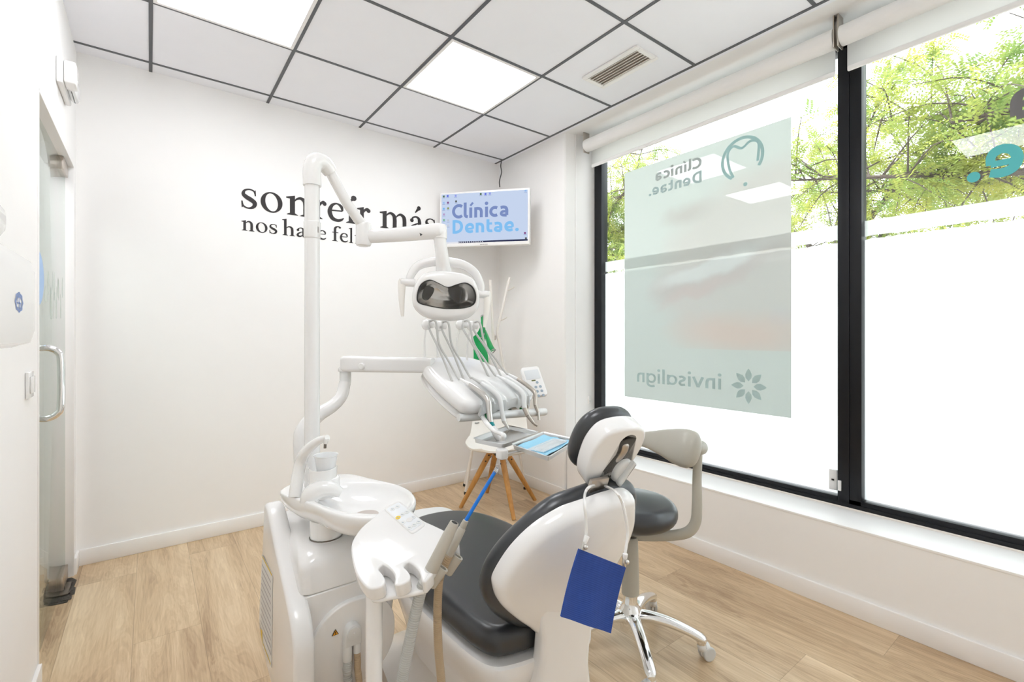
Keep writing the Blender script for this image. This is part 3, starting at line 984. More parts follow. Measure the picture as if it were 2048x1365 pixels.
word_letters('brand_letter', 'invisalign', SANSL, lambda x, y, l: (xq - l, x, 0.893 + y * 0.066), pY(1443), pY(1274), M_PT2, t)
m = MB()
fy, fz = pY(1497), 0.928
for k in range(8):
    a = R(45 * k)
    d = Vector((math.cos(a), math.sin(a))); nrm = Vector((-d.y, d.x))
    prof = [(0.035, 0), (0.06, .017), (0.085, .019), (0.11, .010), (0.128, 0)]
    pts = [d * (r * .8) + nrm * q for r, q in prof] + [d * (r * .8) - nrm * q for r, q in reversed(prof[1:-1])]
    m.poly([(xq, fy + p.x, fz + p.y) for p in pts])
put(m, 'flower_emblem', M_PT2, t)
# round emblem: open ring around a tooth outline, dot below
cy, cz, rr = 1.382, 2.21, 0.118
for nm, qs in (('emblem_ring', stroke(arc(cy, cz + .04, rr, rr, -60, 215, 22), .018)),
               ('emblem_tooth', stroke([(cy - .09, cz + .0), (cy - .095, cz + .1), (cy - .05, cz + .125), (cy, cz + .100), (cy + .05, cz + .125), (cy + .085, cz + .09), (cy + .075, cz - .0), (cy + .05, cz - .06)], .015)),
               ('emblem_dot', [disc(cy - .02, cz - .115, .012)])):
    m = MB()
    for i, q in enumerate(qs):
        m.poly([(xq - i * 1e-5, p[0], p[1]) for p in q])
    put(m, nm, M_PT, t)

# ================================================================== WALL THINGS
# --- corner television
EMK = 0.95 / 2 ** EXPOSURE
A = P(877.5, 386, d=3.73); B = P(1058.5, 375.5, d=3.575); Cc = P(879.5, 494.5, d=3.73)
ex = (B - A); TVW = ex.length; ex.normalize()
TVW = 0.735; TVH = 0.437
bl = P(881, 495.5, d=3.735); br = P(1061, 488.5, d=3.58)
mid = (A + B + bl + br) / 4
ex = ((B - A) + (br - bl)).normalized()
eu = ((A - bl) + (B - br)).normalized()
MT = frame(mid, ex, eu)            # local x right, y up, z towards the room
TVW = ((B - A).length + (br - bl).length) / 2
TVH = ((A - bl).length + (B - br).length) / 2
tv = thing('television', 'white framed flat television in the upper corner showing a blue clinic desktop', 'television', mid)
hw, hh = TVW / 2, TVH / 2
m = MB(MT); m.slab(rrect(-hw, -hh, hw, hh, .008), -.045, 0, .006); put(m, 'case', M_WENAMEL, tv)
sw0, sw1, sh0, sh1 = -hw + .016, hw - .016, -hh + .028, hh - .015
SWD, SHT = sw1 - sw0, sh1 - sh0
m = MB(MT); m.box((sw0, sh0, .0005), (sw1, sh1, .0012))
put(m, 'screen', emission('screen_light_blue', (0.60, 0.70, 0.90), EMK), tv, 'glowing pale blue desktop screen')
E_NAVY = emission('screen_slate_blue', (0.215, 0.29, 0.56), EMK)
E_SKY = emission('screen_sky_blue', (0.24, 0.55, 0.92), EMK)
E_BAR = emission('screen_taskbar', (0.03, 0.035, 0.085), EMK)
E_WHT = emission('screen_white', (0.80, 0.82, 0.9), EMK)
def spt(x, y, z=.0017): return MT @ Vector((sw0 + x * SWD, sh1 - y * SHT, z))
def tvword(txt, base, xh, x0, x1, mtl):
    polys, lo, hi = [], 0, 0
    x = 0; items = []
    for ch in txt:
        pl, wd = SANS[ch]()
        items.append((ch, [[(p[0] + x, p[1]) for p in q] for q in pl])); x += wd + .02
    xs = [p[0] for c_, pl in items for q in pl for p in q]; lo, hi = min(xs), max(xs)
    for ch, pl in items:
        m = MB()
        for i, q in enumerate(pl):
            m.poly([spt(x0 + (p[0] - lo) / (hi - lo) * (x1 - x0), base - p[1] * xh, .0016 + i * 1.5e-5) for p in q])
        put(m, 'screen_letter', mtl, tv)
tvword('Clínica', .500, .208, .128, .782, E_NAVY)
tvword('Dentae.', .803, .197, .133, .900, E_SKY)
m = MB()
m.poly([spt(.0, .972), spt(.2, .972), spt(.2, 1.0), spt(.0, 1.0)])
put(m, 'search_field', E_WHT, tv)
m = MB()
m.poly([spt(.2, .968), spt(1.0, .968), spt(1.0, 1.0), spt(.2, 1.0)])
put(m, 'taskbar', E_BAR, tv)
cols = [(.10, .18, .10), (.12, .16, .75), (.3, .35, .85), (.35, .55, .9), (.25, .08, .25), (.12, .13, .13), (.2, .5, .9), (.3, .35, .12), (.5, .35, .6), (.2, .5, .3), (.55, .6, .7), (.2, .4, .75), (.6, .65, .75)]
EC = [emission('icon_colour', c, EMK) for c in cols]
spots = [(.028, .04), (.075, .035), (.17, .04), (.028, .17), (.078, .17), (.175, .155), (.028, .29), (.08, .285), (.03, .405), (.03, .52), (.08, .53), (.032, .64), (.08, .635), (.465, .035), (.52, .04), (.57, .035), (.975, .02), (.97, .85), (.98, .955)]
for i, (x, y) in enumerate(spots):
    m = MB(); m.poly([spt(x - .011, y - .02), spt(x + .011, y - .02), spt(x + .011, y + .02), spt(x - .011, y + .02)])
    put(m, 'desktop_icon', EC[i % len(EC)], tv)
    m = MB(); m.poly([spt(x - .017, y + .030), spt(x + .017, y + .030), spt(x + .017, y + .036), spt(x - .017, y + .036)])
    put(m, 'icon_caption', E_NAVY, tv)
for i in range(12):
    x = .21 + i * .025
    m = MB(); m.poly([spt(x - .006, .976, .0022), spt(x + .006, .976, .0022), spt(x + .006, .993, .0022), spt(x - .006, .993, .0022)])
    put(m, 'taskbar_icon', E_WHT, tv)
m = MB(MT)
for k in range(7): m.box((-.03 + k * .009, -hh + .008, .0002), (-.024 + k * .009, -hh + .016, .001))
put(m, 'maker_mark', M_NOTE, tv)
# bracket from the corner
m = MB(); 
cn = Vector((2.40, 3.35, mid.z)); bk = MT @ Vector((0, 0, -.045))
m.tube([bk, bk * .5 + cn * .5 + Vector((.02, 0, .0)), cn], .018, 10, 3)
m.box((2.40, 3.28, mid.z - .09), (2.4385, 3.36, mid.z + .09), .003)
put(m, 'wall_bracket', M_WPLAST, tv)
# cable going up to the ceiling
c0 = MT @ Vector((.062, hh - .02, -.04))
m = MB(); top = P(1002, 322, d=4.1)
m.tube([P(999.5, 374, d=3.70), P(999, 362, d=3.74), P(1003, 345, d=3.85), P(1001.5, 332, d=3.95), P(1003, 322, d=4.05)], .0042, 8, 6)
tag(put(m, 'television_cable', M_CABLE, at=P(999.5, 374, d=3.70)), 'thin black cable running up the corner from the television to the ceiling', 'cable')

# --- emergency light above the door
t = thing('emergency_light', 'slim white emergency light mounted on the wall above the glass door', 'emergency light', (XL, 2.82, 2.30))
m = MB(); m.box((XL + .0005, 2.70, 2.275), (XL + .022, 2.97, 2.385), .006); put(m, 'base', M_WPLAST, t)
m = MB(); m.box((XL + .022, 2.71, 2.283), (XL + .062, 2.80, 2.378), .008); put(m, 'battery_housing', M_WENAMEL, t)
m = MB(); m.box((XL + .022, 2.802, 2.288), (XL + .052, 2.965, 2.372), .014); put(m, 'diffuser', M_CUP, t)
m = MB(); m.cyl((XL + .06, 2.755, 2.31), (XL + .064, 2.755, 2.31), .006, seg=12); put(m, 'test_button', M_LGREY, t)

# --- towel dispenser (with blue emblem) and the rounded one above it
t = thing('towel_dispenser', 'large white wall dispenser with a blue scalloped emblem, cut off by the left edge', 'dispenser', (XL, 1.19, 1.20))
px = XL + .118
m = MB(frame((XL + .0005, 2.06, 1.20), (0, -1, 0), (0, 0, 1)) if False else Matrix.Identity(4))
outl = []
m.loft([[(XL + .0005 + a, y, z) for a, z in ((0, 1.205), (.085, 1.20), (.112, 1.210), (.118, 1.235), (.118, 1.355), (.112, 1.378), (.09, 1.388), (0, 1.388))] for y in (.98, 1.392)])
put(m, 'cover', M_WENAMEL, t, angle=50)
m = MB(); m.box((XL + .0005, .97, 1.192), (XL + .03, 1.40, 1.205), .004); put(m, 'back_plate', M_WPLAST, t)
ce = P(38, 605, X=px + .0006)
m = MB()
n = 64
for r0, r1 in ((.021, .0245), (.0165, .0195)):
    o, i_ = [], []
    for k in range(n):
        a = 2 * PI * k / n
        wv = 1 + .07 * math.cos(8 * a)
        o.append((px + .001, ce.y - 1.35 * r1 * wv * math.cos(a), ce.z + .74 * r1 * wv * math.sin(a)))
        i_.append((px + .001, ce.y - 1.35 * r0 * wv * math.cos(a), ce.z + .74 * r0 * wv * math.sin(a)))
    for k in range(n): m.poly([o[k], o[(k + 1) % n], i_[(k + 1) % n], i_[k]])
for q in stroke(arc(-.001, .004, .010, .010, 20, 180, 8), .0035) + stroke([(-.011, .004), (-.011, -.002), (.010, -.002)], .0035, 1) + stroke([(-.002, .006), (-.002, -.013)], .0035, 1) + stroke([(-.002, -.013), (.006, -.012), (.006, -.004)], .003, 2):
    m.poly([(px + .0014, ce.y + 1.35 * p[0], ce.z + .74 * p[1]) for p in q])
put(m, 'blue_emblem', M_BLUEPR, t, 'blue scalloped emblem')
t = thing('soap_dispenser', 'rounded white soap dispenser above the towel dispenser at the left edge', 'dispenser', (XL, 1.2, 1.40))
m = MB()
m.slab(rrect(1.05, 1.405, 1.345, 1.485, .035), XL + .0005, XL + .09, .03)
for v in m.bm.verts: v.co = Vector((v.co.z, v.co.x, v.co.y))
put(m, 'tank', M_WPLAST, t)
m = MB(); m.box((XL + .02, 1.16, 1.393), (XL + .085, 1.26, 1.406), .005); put(m, 'nozzle', M_LGREY, t)
# --- light switch
c = P(55, 770, X=XL)
t = thing('light_switch', 'white rocker light switch on the near left wall below the dispenser', 'switch', (XL, c.y, c.z))
m = MB(); m.box((XL + .0005, c.y - .042, c.z - .042), (XL + .009, c.y + .042, c.z + .042), .003); put(m, 'plate', M_WENAMEL, t)
m = MB(); m.box((XL + .009, c.y - .027, c.z - .027), (XL + .014, c.y + .027, c.z + .027), .003); put(m, 'rocker', M_WPLAST, t)

# ================================================================== CORNER: SHELL CHAIR, COAT STAND, APRON
ch = thing('shell_chair', 'white moulded shell chair on four splayed oak legs in the far corner', 'chair', (1.99, 2.74, 0))
CX, CY = 1.965, 2.735
fd = Vector((-0.62, -0.78, 0)).normalized()      # the way it faces
sd = Vector((-fd.y, fd.x, 0))
m = MB()
rings = []
SEATZ = 0.445
prof = [(.225, .006, 0), (.20, .0, .3), (.12, -.006, .5), (.0, -.012, .5), (-.12, -.006, .5), (-.185, .02, .5), (-.215, .075, .5), (-.23, .15, .45), (-.245, .24, .4), (-.26, .335, .3)]
nx = 16
def shell_pt(i, k, dz):
    f, h, _ = prof[i]
    tt = i / (len(prof) - 1)
    half = [.10, .17, .215, .232, .225, .212, .205, .198, .185, .14][i]
    s_ = -1 + 2 * k / nx
    rim = .035 * abs(s_) ** 3 * (1 if 2 <= i <= 6 else .5)
    wrap = .055 * abs(s_) ** 2.4 if i >= 5 else 0
    return Vector((CX, CY, SEATZ + h + rim + dz)) + fd * (f + wrap + dz * .3 * (1 if i > 5 else 0)) + sd * (half * s_)
top = [[shell_pt(i, k, 0) for k in range(nx + 1)] for i in range(len(prof))]
bot = [[shell_pt(i, k, -.012) + (fd * -.010 if i > 5 else Vector((0, 0, 0))) for k in range(nx + 1)] for i in range(len(prof))]
def dens(gr):
    g2 = [catmull(r, 2) for r in gr]
    return [list(x) for x in zip(*[catmull(list(c_), 4) for c_ in zip(*g2)])]
tp, bt = dens(top), dens(bot)
rr = [a + list(reversed(b)) for a, b in zip(tp, bt)]
m.loft(rr)
put(m, 'shell', M_SHELL, ch)
feet = [P(921, 1016, Z=0), P(1028, 1041, Z=0), P(1070, 1001, Z=0), P(974, 986, Z=0)]
hub = Vector((CX, CY, 0.405))
for fpt in feet:
    d = (Vector((fpt.x, fpt.y, 0)) - Vector((hub.x, hub.y, 0))).normalized()
    a = Vector((hub.x, hub.y, .415)) + d * .045
    m = MB(); m.tube([a, a * .6 + fpt * .4, fpt + Vector((0, 0, .0))], [.021, .020, .0135], 14, 4)
    lg = put(m, 'leg', M_OAK, ch)
    m = MB()
    q = Vector((-d.y, d.x, 0))
    for zz in (.10, .2):
        c = a * (1 - zz) + fpt * zz
        m.cyl(c - q * .0215, c + q * .0215, .006, seg=10)
    put(m, 'bolts', M_RUBBER, lg)
m = MB(); m.cyl((CX, CY, .385), (CX, CY, .432), .045, .06); 
for fpt in feet:
    d = (Vector((fpt.x, fpt.y, 0)) - Vector((hub.x, hub.y, 0))).normalized()
    m.tube([hub + d * .02, hub + d * .05 + Vector((0, 0, -.015)), hub + d * .065 + Vector((0, 0, -.05))], .013, 8, 2)
put(m, 'swivel_plate', M_RUBBER, ch)

# coat stand: two bent cream tubes crossing at a clamp, with twig hooks
cs = thing('coat_stand', 'slim cream coat stand of crossing branch-like tubes in the corner behind the shell chair', 'coat stand', (2.1, 3.06, 0))
f1 = P(931, 989, Z=0.0); f2 = P(1050, 979, Z=0.0)
kx = P(988, 676, d=3.72)
m = MB(); m.tube([P(1019, 555, d=3.70), P(1011, 590, d=3.70), P(1002.5, 628, d=3.71), P(995.5, 656, d=3.72), P(995, 673, d=3.73), P(1001, 698, d=3.74), P(1018, 800, d=3.77), P(1040, 912, d=3.77), f2 + Vector((0, 0, .006))], .0105, 10, 4)
a1 = put(m, 'tube_pole', M_RACK, cs)
m = MB(); m.tube([P(1005, 640, d=3.74), P(1016, 634, d=3.72), P(1028, 575, d=3.7)] if False else [P(1014, 582, d=3.77), P(1021, 579, d=3.74), P(1028, 575, d=3.71)], [.006, .0055, .005], 8, 2); put(m, 'twig_hook', M_RACK, a1)
m = MB(); m.tube([P(1000, 642, d=3.74), P(1007, 639, d=3.71), P(1014, 635, d=3.68)], [.006, .0055, .005], 8, 2); put(m, 'twig_hook', M_RACK, a1)
m = MB(); m.cyl(f2, f2 + Vector((0, 0, .02)), .0125, seg=12); put(m, 'rubber_foot', M_RUBBER, a1)
m = MB(); m.tube([P(980.6, 560, d=3.64), P(982, 592, d=3.65), P(985.5, 656, d=3.68), P(985, 690, d=3.69), P(968, 778, d=3.68), P(944, 905, d=3.63), f1 + Vector((0, 0, .006))], .0105, 10, 4)
a2 = put(m, 'tube_pole', M_RACK, cs)
m = MB(); m.cyl(f1, f1 + Vector((0, 0, .02)), .0125, seg=12); put(m, 'rubber_foot', M_RUBBER, a2)
f3 = Vector((2.02, 3.28, 0))
m = MB(); m.tube([kx + Vector((.01, .02, .03)), kx + Vector((.01, .03, -.05)), Vector((2.08, 3.18, .5)), f3 + Vector((0, 0, .006))], .0105, 10, 4)
a3 = put(m, 'tube_pole', M_RACK, cs)
m = MB(); m.cyl(f3, f3 + Vector((0, 0, .02)), .0125, seg=12); put(m, 'rubber_foot', M_RUBBER, a3)
m = MB(); m.box(kx - Vector((.012, .014, .018)), kx + Vector((.012, .014, .018)), .004)
put(m, 'clamp', M_NICKEL, cs)

# green apron hanging on the stand: collar strap, folded body with a rolled edge
ap = thing('green_apron', 'green apron with grey binding hanging folded on the coat stand', 'apron', P(965, 640, d=3.60))
def px_strip(left, right, dl, dr, n=4, thick=.006, bulge=.0):
    L_ = catmull([P(*p, d=dl) for p in left], n); R_ = catmull([P(*p, d=dr) for p in right], n)
    rings = []
    nn = 8
    for a, b in zip(L_, R_):
        row = [a.lerp(b, k / nn) - FWD * (bulge * math.sin(PI * k / nn)) for k in range(nn + 1)]
        rings.append(row + [p + FWD * thick for p in reversed(row)])
    return rings
m = MB()
m.loft(px_strip([(961.5, 634), (961.5, 650), (957, 662), (950, 671), (944, 678), (947, 700), (947, 740), (947, 790), (948, 846)], [(968, 631), (969, 650), (971, 660), (972, 672), (970, 690), (976, 712), (975, 740), (962, 790), (960, 843)], 3.60, 3.66, bulge=.015))
put(m, 'folded_body', M_GREEN, ap)
m = MB()
m.loft(px_strip([(968, 660), (969, 668), (974, 690), (978, 706)], [(972, 661), (977, 672), (985, 690), (991, 700)], 3.50, 3.52, bulge=.028, thick=.008))
put(m, 'rolled_flap', M_GREEN, ap)
m = MB()
m.tube([P(978, 707, d=3.49), P(982, 702, d=3.485), P(987, 699, d=3.49), P(991, 700, d=3.51), P(987, 705, d=3.52), P(982, 709, d=3.51)], .004, 6, 4, closed=True)
m.tube([P(962, 634, d=3.555), P(965, 631, d=3.555), P(968.5, 632, d=3.59)], .005, 6, 4)
m.tube([P(954, 673, d=3.55), P(961, 676, d=3.545), P(966, 672, d=3.55), P(970, 664, d=3.555)], .004, 6, 4)
m.tube([P(947, 846, d=3.555), P(954, 847, d=3.55), P(961, 844, d=3.59)], .006, 6, 4)
put(m, 'grey_binding', M_GREY_EDGE, ap, 'grey edging tape')

# ================================================================== DENTAL CHAIR
SX = 0.842
CH = Matrix.Translation((SX, 1.2, 0)) @ Matrix.Rotation(R(-9), 4, 'Z') @ Matrix.Translation((-SX, -1.2, 0))   # turned a little towards the window
chair = thing('dental_chair', 'charcoal vinyl dental chair with glossy white shell, seen from behind its backrest', 'dental chair', (SX, 1.25, 0))
def sx_(pts): return [Vector((SX + x, y)) for x, y in pts]
half = [(.0, .90), (.085, .902), (.138, .918), (.168, .975), (.195, 1.10), (.222, 1.25), (.238, 1.38), (.222, 1.52), (.17, 1.65), (.09, 1.725), (.0, 1.745)]
outl = [(x, y) for x, y in half] + [(-x, y) for x, y in reversed(half[1:-1])]
seat_o = catmull(sx_(outl), 5, True)
m = MB(CH); m.slab(seat_o, .430, .505, .032, 6, crown=-.006); seat = put(m, 'seat', M_VINYL, chair)
# seam line round the cushion
# white shell below
m = MB(CH)
cen = Vector((SX, 1.28))
rg = []
for z, s_, dy in ((.20, .80, .03), (.27, .88, .015), (.33, .96, .0), (.375, 1.02, 0), (.405, 1.045, 0), (.422, 1.045, 0), (.4285, 1.03, 0), (.4288, .98, 0)):
    rg.append([(cen.x + (p.x - cen.x) * s_, cen.y + dy + (p.y - cen.y) * s_, z) for p in seat_o])
m.loft(rg); put(m, 'seat_shell', M_WENAMEL, chair)
# lower column and base plate
m = MB(CH)
rg = []
for z, sxx, y0, y1 in ((.0, .25, .98, 1.75), (.045, .25, .98, 1.75), (.06, .235, 1.0, 1.73), (.10, .19, 1.03, 1.62), (.16, .165, 1.04, 1.54), (.235, .165, 1.02, 1.54)):
    rg.append([(SX + p.x, p.y, z) for p in rrect(-sxx, y0, sxx, y1, .1, 6)])
m.loft(rg); put(m, 'base', M_WPLAST, chair)
# foot part
m = MB(CH); m.slab(catmull(sx_([(-.12, 1.64), (.12, 1.64), (.14, 1.78), (.12, 1.90), (.06, 1.945), (-.06, 1.945), (-.12, 1.90), (-.14, 1.78)]), 5, True), .405, .447, .015)
put(m, 'foot_rest', M_LGREY, chair, 'pale grey foot cover')

# backrest: local x across, y up the back, z backwards (to the camera)
BT_ = R(20)
by = Vector((0, -math.sin(BT_), math.cos(BT_)))
MBK = CH @ frame((SX, .915, .47), (1, 0, 0), by)   # z = x cross y -> pointing towards -Y
hb = [(.03, .003), (.10, .028), (.17, .095), (.212, .175), (.229, .26), (.226, .33), (.208, .382), (.175, .404), (.12, .410), (.042, .399), (-.04, .381), (-.113, .326), (-.158, .276), (-.184, .223), (-.187, .172), (-.163, .115), (-.118, .060), (-.052, .012)]
ob = catmull([Vector(p) for p in hb], 5, True)
m = MB(MBK); m.slab(ob, -.062, .004, .031, 6, belly=.012); put(m, 'back_cushion', M_VINYL, chair)
hs = [(.072, .405), (.13, .408), (.156, .400), (.168, .380), (.184, .32), (.181, .26), (.163, .20), (.138, .13), (.119, .07), (.103, .026), (.03, .018), (-.030, .030), (-.071, .071), (-.115, .115), (-.160, .170), (-.179, .213), (-.179, .246), (-.15, .307), (-.102, .356), (-.041, .386), (.0, .394), (.03, .398)]
osn = catmull([Vector(p) for p in hs], 4, True)
if area2(osn) < 0: osn.reverse()
m = MB(MBK)
cen = sum(osn, Vector((0, 0))) / len(osn)
rg = []
for d_, z in ((0, .0), (-.002, .010), (-.001, .022), (.003, .033), (.010, .041), (.020, .045)):
    rg.append([(p.x, p.y, z) for p in inset(osn, d_)])
q0 = inset(osn, .020)
for s_, z in ((.75, .050), (.45, .054), (.18, .056)):
    rg.append([(cen.x + (p.x - cen.x) * s_, cen.y + (p.y - cen.y) * s_, z) for p in q0])
m.loft(rg); bs = put(m, 'back_shell', M_WENAMEL, chair)
# moulded bracket from the shell down to the seat frame
m = MB(CH)
def brk(yb, z, hwx, t):
    return [(SX + .033 + p.x, yb + p.y, z) for p in rrect(-hwx, -t, hwx, t, min(t, hwx) * .55, 5)]
m.loft([brk(.985, .235, .118, .085), brk(.95, .27, .112, .07), brk(.91, .32, .094, .045), brk(.888, .38, .078, .030), brk(.874, .44, .073, .026), brk(.862, .50, .076, .024), brk(.845, .56, .090, .018), brk(.825, .61, .07, .010)])
put(m, 'back_bracket', M_WENAMEL, chair)
# steel stem of the headrest
m = MB(MBK)
m.box((.053, .36, -.022), (.107, .432, -.012), .002)
put(m, 'headrest_stem', M_NICKEL, chair, 'flat metal headrest bar')
# headrest, leaning back
HT = R(30)
hc = Vector((.898, .785, .948))
MH = Matrix.Translation(hc) @ Matrix.Rotation(R(-9), 4, 'Z') @ frame((0, 0, 0), (1, 0.0, 0), (0, -math.sin(HT), math.cos(HT))) @ Matrix.Diagonal((.86, 1, .96, 1))
hr = put((lambda m: (m.slab(superell(.100, .092, 2.5, 48), -.066, -.012, .026, 6, crown=-.002), m)[1])(MB(MH)), 'headrest_cushion', M_VINYL, chair)
m = MB(MH)
# shell with a bridge over the metal bar: outline with a slot from below
oh = catmull([Vector(p) for p in [(-.014, -.092), (-.021, -.065), (-.018, -.040), (-.006, -.012), (.003, .008), (.003, .028), (-.001, .048), (.015, .058), (.034, .050), (.030, .028), (.031, .008), (.046, -.012), (.060, -.035),
      (.072, -.040), (.083, -.005), (.085, .04), (.068, .074), (.03, .087), (-.03, .087), (-.068, .074), (-.088, .04), (-.091, .0), (-.084, -.045), (-.068, -.078), (-.045, -.094)]], 4, True)
m.slab(oh, -.018, .036, .010, 5)
m.mi = 0
hsx = put(m, 'headrest_shell', M_WENAMEL, chair)
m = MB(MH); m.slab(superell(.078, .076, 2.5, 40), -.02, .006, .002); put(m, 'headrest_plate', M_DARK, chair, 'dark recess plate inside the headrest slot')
m = MB(MH); m.tube([(.014, -.13, -.004), (.008, -.085, .012), (.012, -.03, .028), (.016, .01, .037), (.016, .036, .033), (.015, .05, .010)], [.0135] * 6, 14, 5, flat=(.35, 1), up=(0, 0, 1)); put(m, 'hinge_bar', M_NICKEL, chair, 'curved satin metal bar in the headrest slot')
m = MB(MH)
m.slab(superell(.031, .036, 2.2, 32, .038, -.046), .022, .050, .010)
m.slab(catmull([Vector(p) for p in [(.020, -.070), (.034, -.076), (.052, -.020), (.056, -.008), (.046, -.006), (.036, -.036)]], 4, True), .046, .064, .006)
put(m, 'lock_knob', M_LGREY, chair, 'pale grey locking knob')

# ---------------------------------------------------- bib on its cord, hung from the headrest bar
BIBY = .70
bc = thing('bib_cord', 'white bib cord with two metal clips looped over the headrest bar', 'cord', P(1190, 980, Y=.75))
m = MB()
m.tube([P(1172, 1078, Y=0.685), P(1172, 1040, Y=0.685), P(1169, 1005, Y=0.692), P(1171, 985, Y=.75), P(1180, 974, Y=.755), P(1196, 971, Y=.80), P(1213, 974, Y=.765), P(1232, 985, Y=0.685), P(1244, 1005, Y=0.675), P(1252, 1040, Y=0.670), P(1255, 1070, Y=0.670), P(1250, 1110, Y=0.665)], .0032, 8, 6)
put(m, 'cord', M_WPLAST, bc)
def clip(u0, v0, u1, v1, y, mt):
    a, b = P(u0, v0, Y=y), P(u1, v1, Y=y)
    m = MB(); m.cyl(a + (a - b) * .45, a + (b - a) * .15, .0058, .0045, 12, .001); put(m, 'ferrule', M_WPLAST, bc)
    m = MB(); m.tube([a, a.lerp(b, .4), b], [.0055, .0062, .003], 10, 3, flat=(1, .6)); m.ball(a.lerp(b, .3) + Vector((0, -.006, 0)), .005, 10, 6); put(m, 'clip', mt, bc)
clip(1170, 1085, 1160, 1113, .678, M_STEEL)
clip(1250, 1117, 1249, 1137, .662, M_STEEL)
def bib_mat():
    m = mat('blue_bib_paper', (0.010, 0.052, 0.28), 0.7, var=.10, vscale=60)
    nt = m.node_tree
    t = nt.nodes.new('ShaderNodeTexCoord'); sp = nt.nodes.new('ShaderNodeSeparateXYZ')
    wv = nt.nodes.new('ShaderNodeMath'); wv.operation = 'SINE'; ml = nt.nodes.new('ShaderNodeMath'); ml.operation = 'MULTIPLY'; ml.inputs[1].default_value = 1700
    nt.links.new(t.outputs['Object'], sp.inputs[0]); nt.links.new(sp.outputs[2], ml.inputs[0]); nt.links.new(ml.outputs[0], wv.inputs[0])
    bp = nt.nodes.new('ShaderNodeBump'); bp.inputs['Strength'].default_value = .2; bp.inputs['Distance'].default_value = .001
    nt.links.new(wv.outputs[0], bp.inputs['Height']); nt.links.new(bp.outputs[0], nt.nodes['Principled BSDF'].inputs['Normal'])
    return m
tl, tr, brr, bll = P(1159, 1099, Y=0.675), P(1252, 1136, Y=0.658), P(1222, 1268, Y=0.662), P(1123, 1235, Y=0.678)
n = 14
rings = []
for lay in (0, 1):
    row = []
    for j in range(n + 1):
        a = tl.lerp(bll, j / n); b = tr.lerp(brr, j / n)
        row.append([a.lerp(b, k / n) + Vector((0, .0022 * math.sin(3 * k / n * PI) * (j / n) + (.004 if lay else 0) + .003 * math.sin(j / n * PI), 0)) for k in range(n + 1)])
    rings.append(row)
rr = [a + list(reversed(b)) for a, b in zip(rings[0], rings[1])]
m = MB(); m.loft(rr)
tag(put(m, 'patient_bib', bib_mat(), at=tl.lerp(brr, .5)), 'folded royal blue ribbed paper bib clipped to the cord behind the backrest', 'bib')

# ================================================================== DENTIST STOOL
SC0 = Vector((1.50, 1.20, 0))
st = thing('dentist_stool', 'charcoal round dentist stool with a grey curved arm support and polished five-star base', 'stool', SC0)
m = MB(); m.slab([Vector((SC0.x, SC0.y)) + p for p in superell(.178, .178, 2, 48)], .495, .580, .041, 7, crown=.012); put(m, 'seat', M_VINYL, st)
m = MB(); m.cyl(SC0 + Vector((0, 0, .475)), SC0 + Vector((0, 0, .4965)), .10, .13); put(m, 'seat_plate', M_DARK, st)
m = MB(); m.cyl(SC0 + Vector((0, 0, .40)), SC0 + Vector((0, 0, .48)), .0145); put(m, 'gas_lift', M_DSTEEL, st)
m = MB(); m.lathe([(.024, .205), (.034, .21), (.033, .30), (.029, .425), (.026, .432), (.017, .432), (.017, .42)], Matrix.Translation(SC0)); put(m, 'column_cover', M_STOOLG, st)
m = MB(); m.lathe([(.02, .07), (.045, .08), (.05, .12), (.043, .15), (.032, .165), (.027, .178), (.027, .21), (.02, .21)], Matrix.Translation(SC0)); put(m, 'hub', M_CHROME, st)
for k in range(5):
    a = R(-54.6 + 72 * k)
    d = Vector((math.cos(a), math.sin(a), 0)); q = Vector((-d.y, d.x, 0))
    m = MB()
    m.tube([SC0 + d * .02 + Vector((0, 0, .125)), SC0 + d * .07 + Vector((0, 0, .131)), SC0 + d * .14 + Vector((0, 0, .123)), SC0 + d * .21 + Vector((0, 0, .103)), SC0 + d * .258 + Vector((0, 0, .083)), SC0 + d * .272 + Vector((0, 0, .072))],
           [.030, .026, .0235, .0215, .021, .017], 18, 6, flat=(.78, 1))
    m.cyl(SC0 + d * .26 + Vector((0, 0, .062)), SC0 + d * .26 + Vector((0, 0, .084)), .0185, bev=.003)
    arm_ = put(m, 'base_arm', M_CHROME, st)
    # twin-wheel caster trailing to one side
    ca = R(-54.6 + 72 * k + (35 if k in (0, 1) else -60))
    e = Vector((math.cos(ca), math.sin(ca), 0)); g = Vector((-e.y, e.x, 0))
    pc = SC0 + d * .262
    wc = pc + e * .022 + Vector((0, 0, .0262))
    m = MB(); m.tube([pc + Vector((0, 0, .064)), pc + Vector((0, 0, .050)) + e * .002, wc + Vector((0, 0, .018))], [.016, .019, .020], 14, 4); m.cyl(wc - g * .006, wc + g * .006, .024, bev=.003)
    cst = put(m, 'caster', M_LGREY, arm_)
    for s_ in (-1, 1):
        m.__init__()
        m.cyl(wc + g * (.008 * s_), wc + g * (.021 * s_), .026, bev=.004)
        wl_ = put(m, 'caster_wheel', M_GPLAST, arm_)
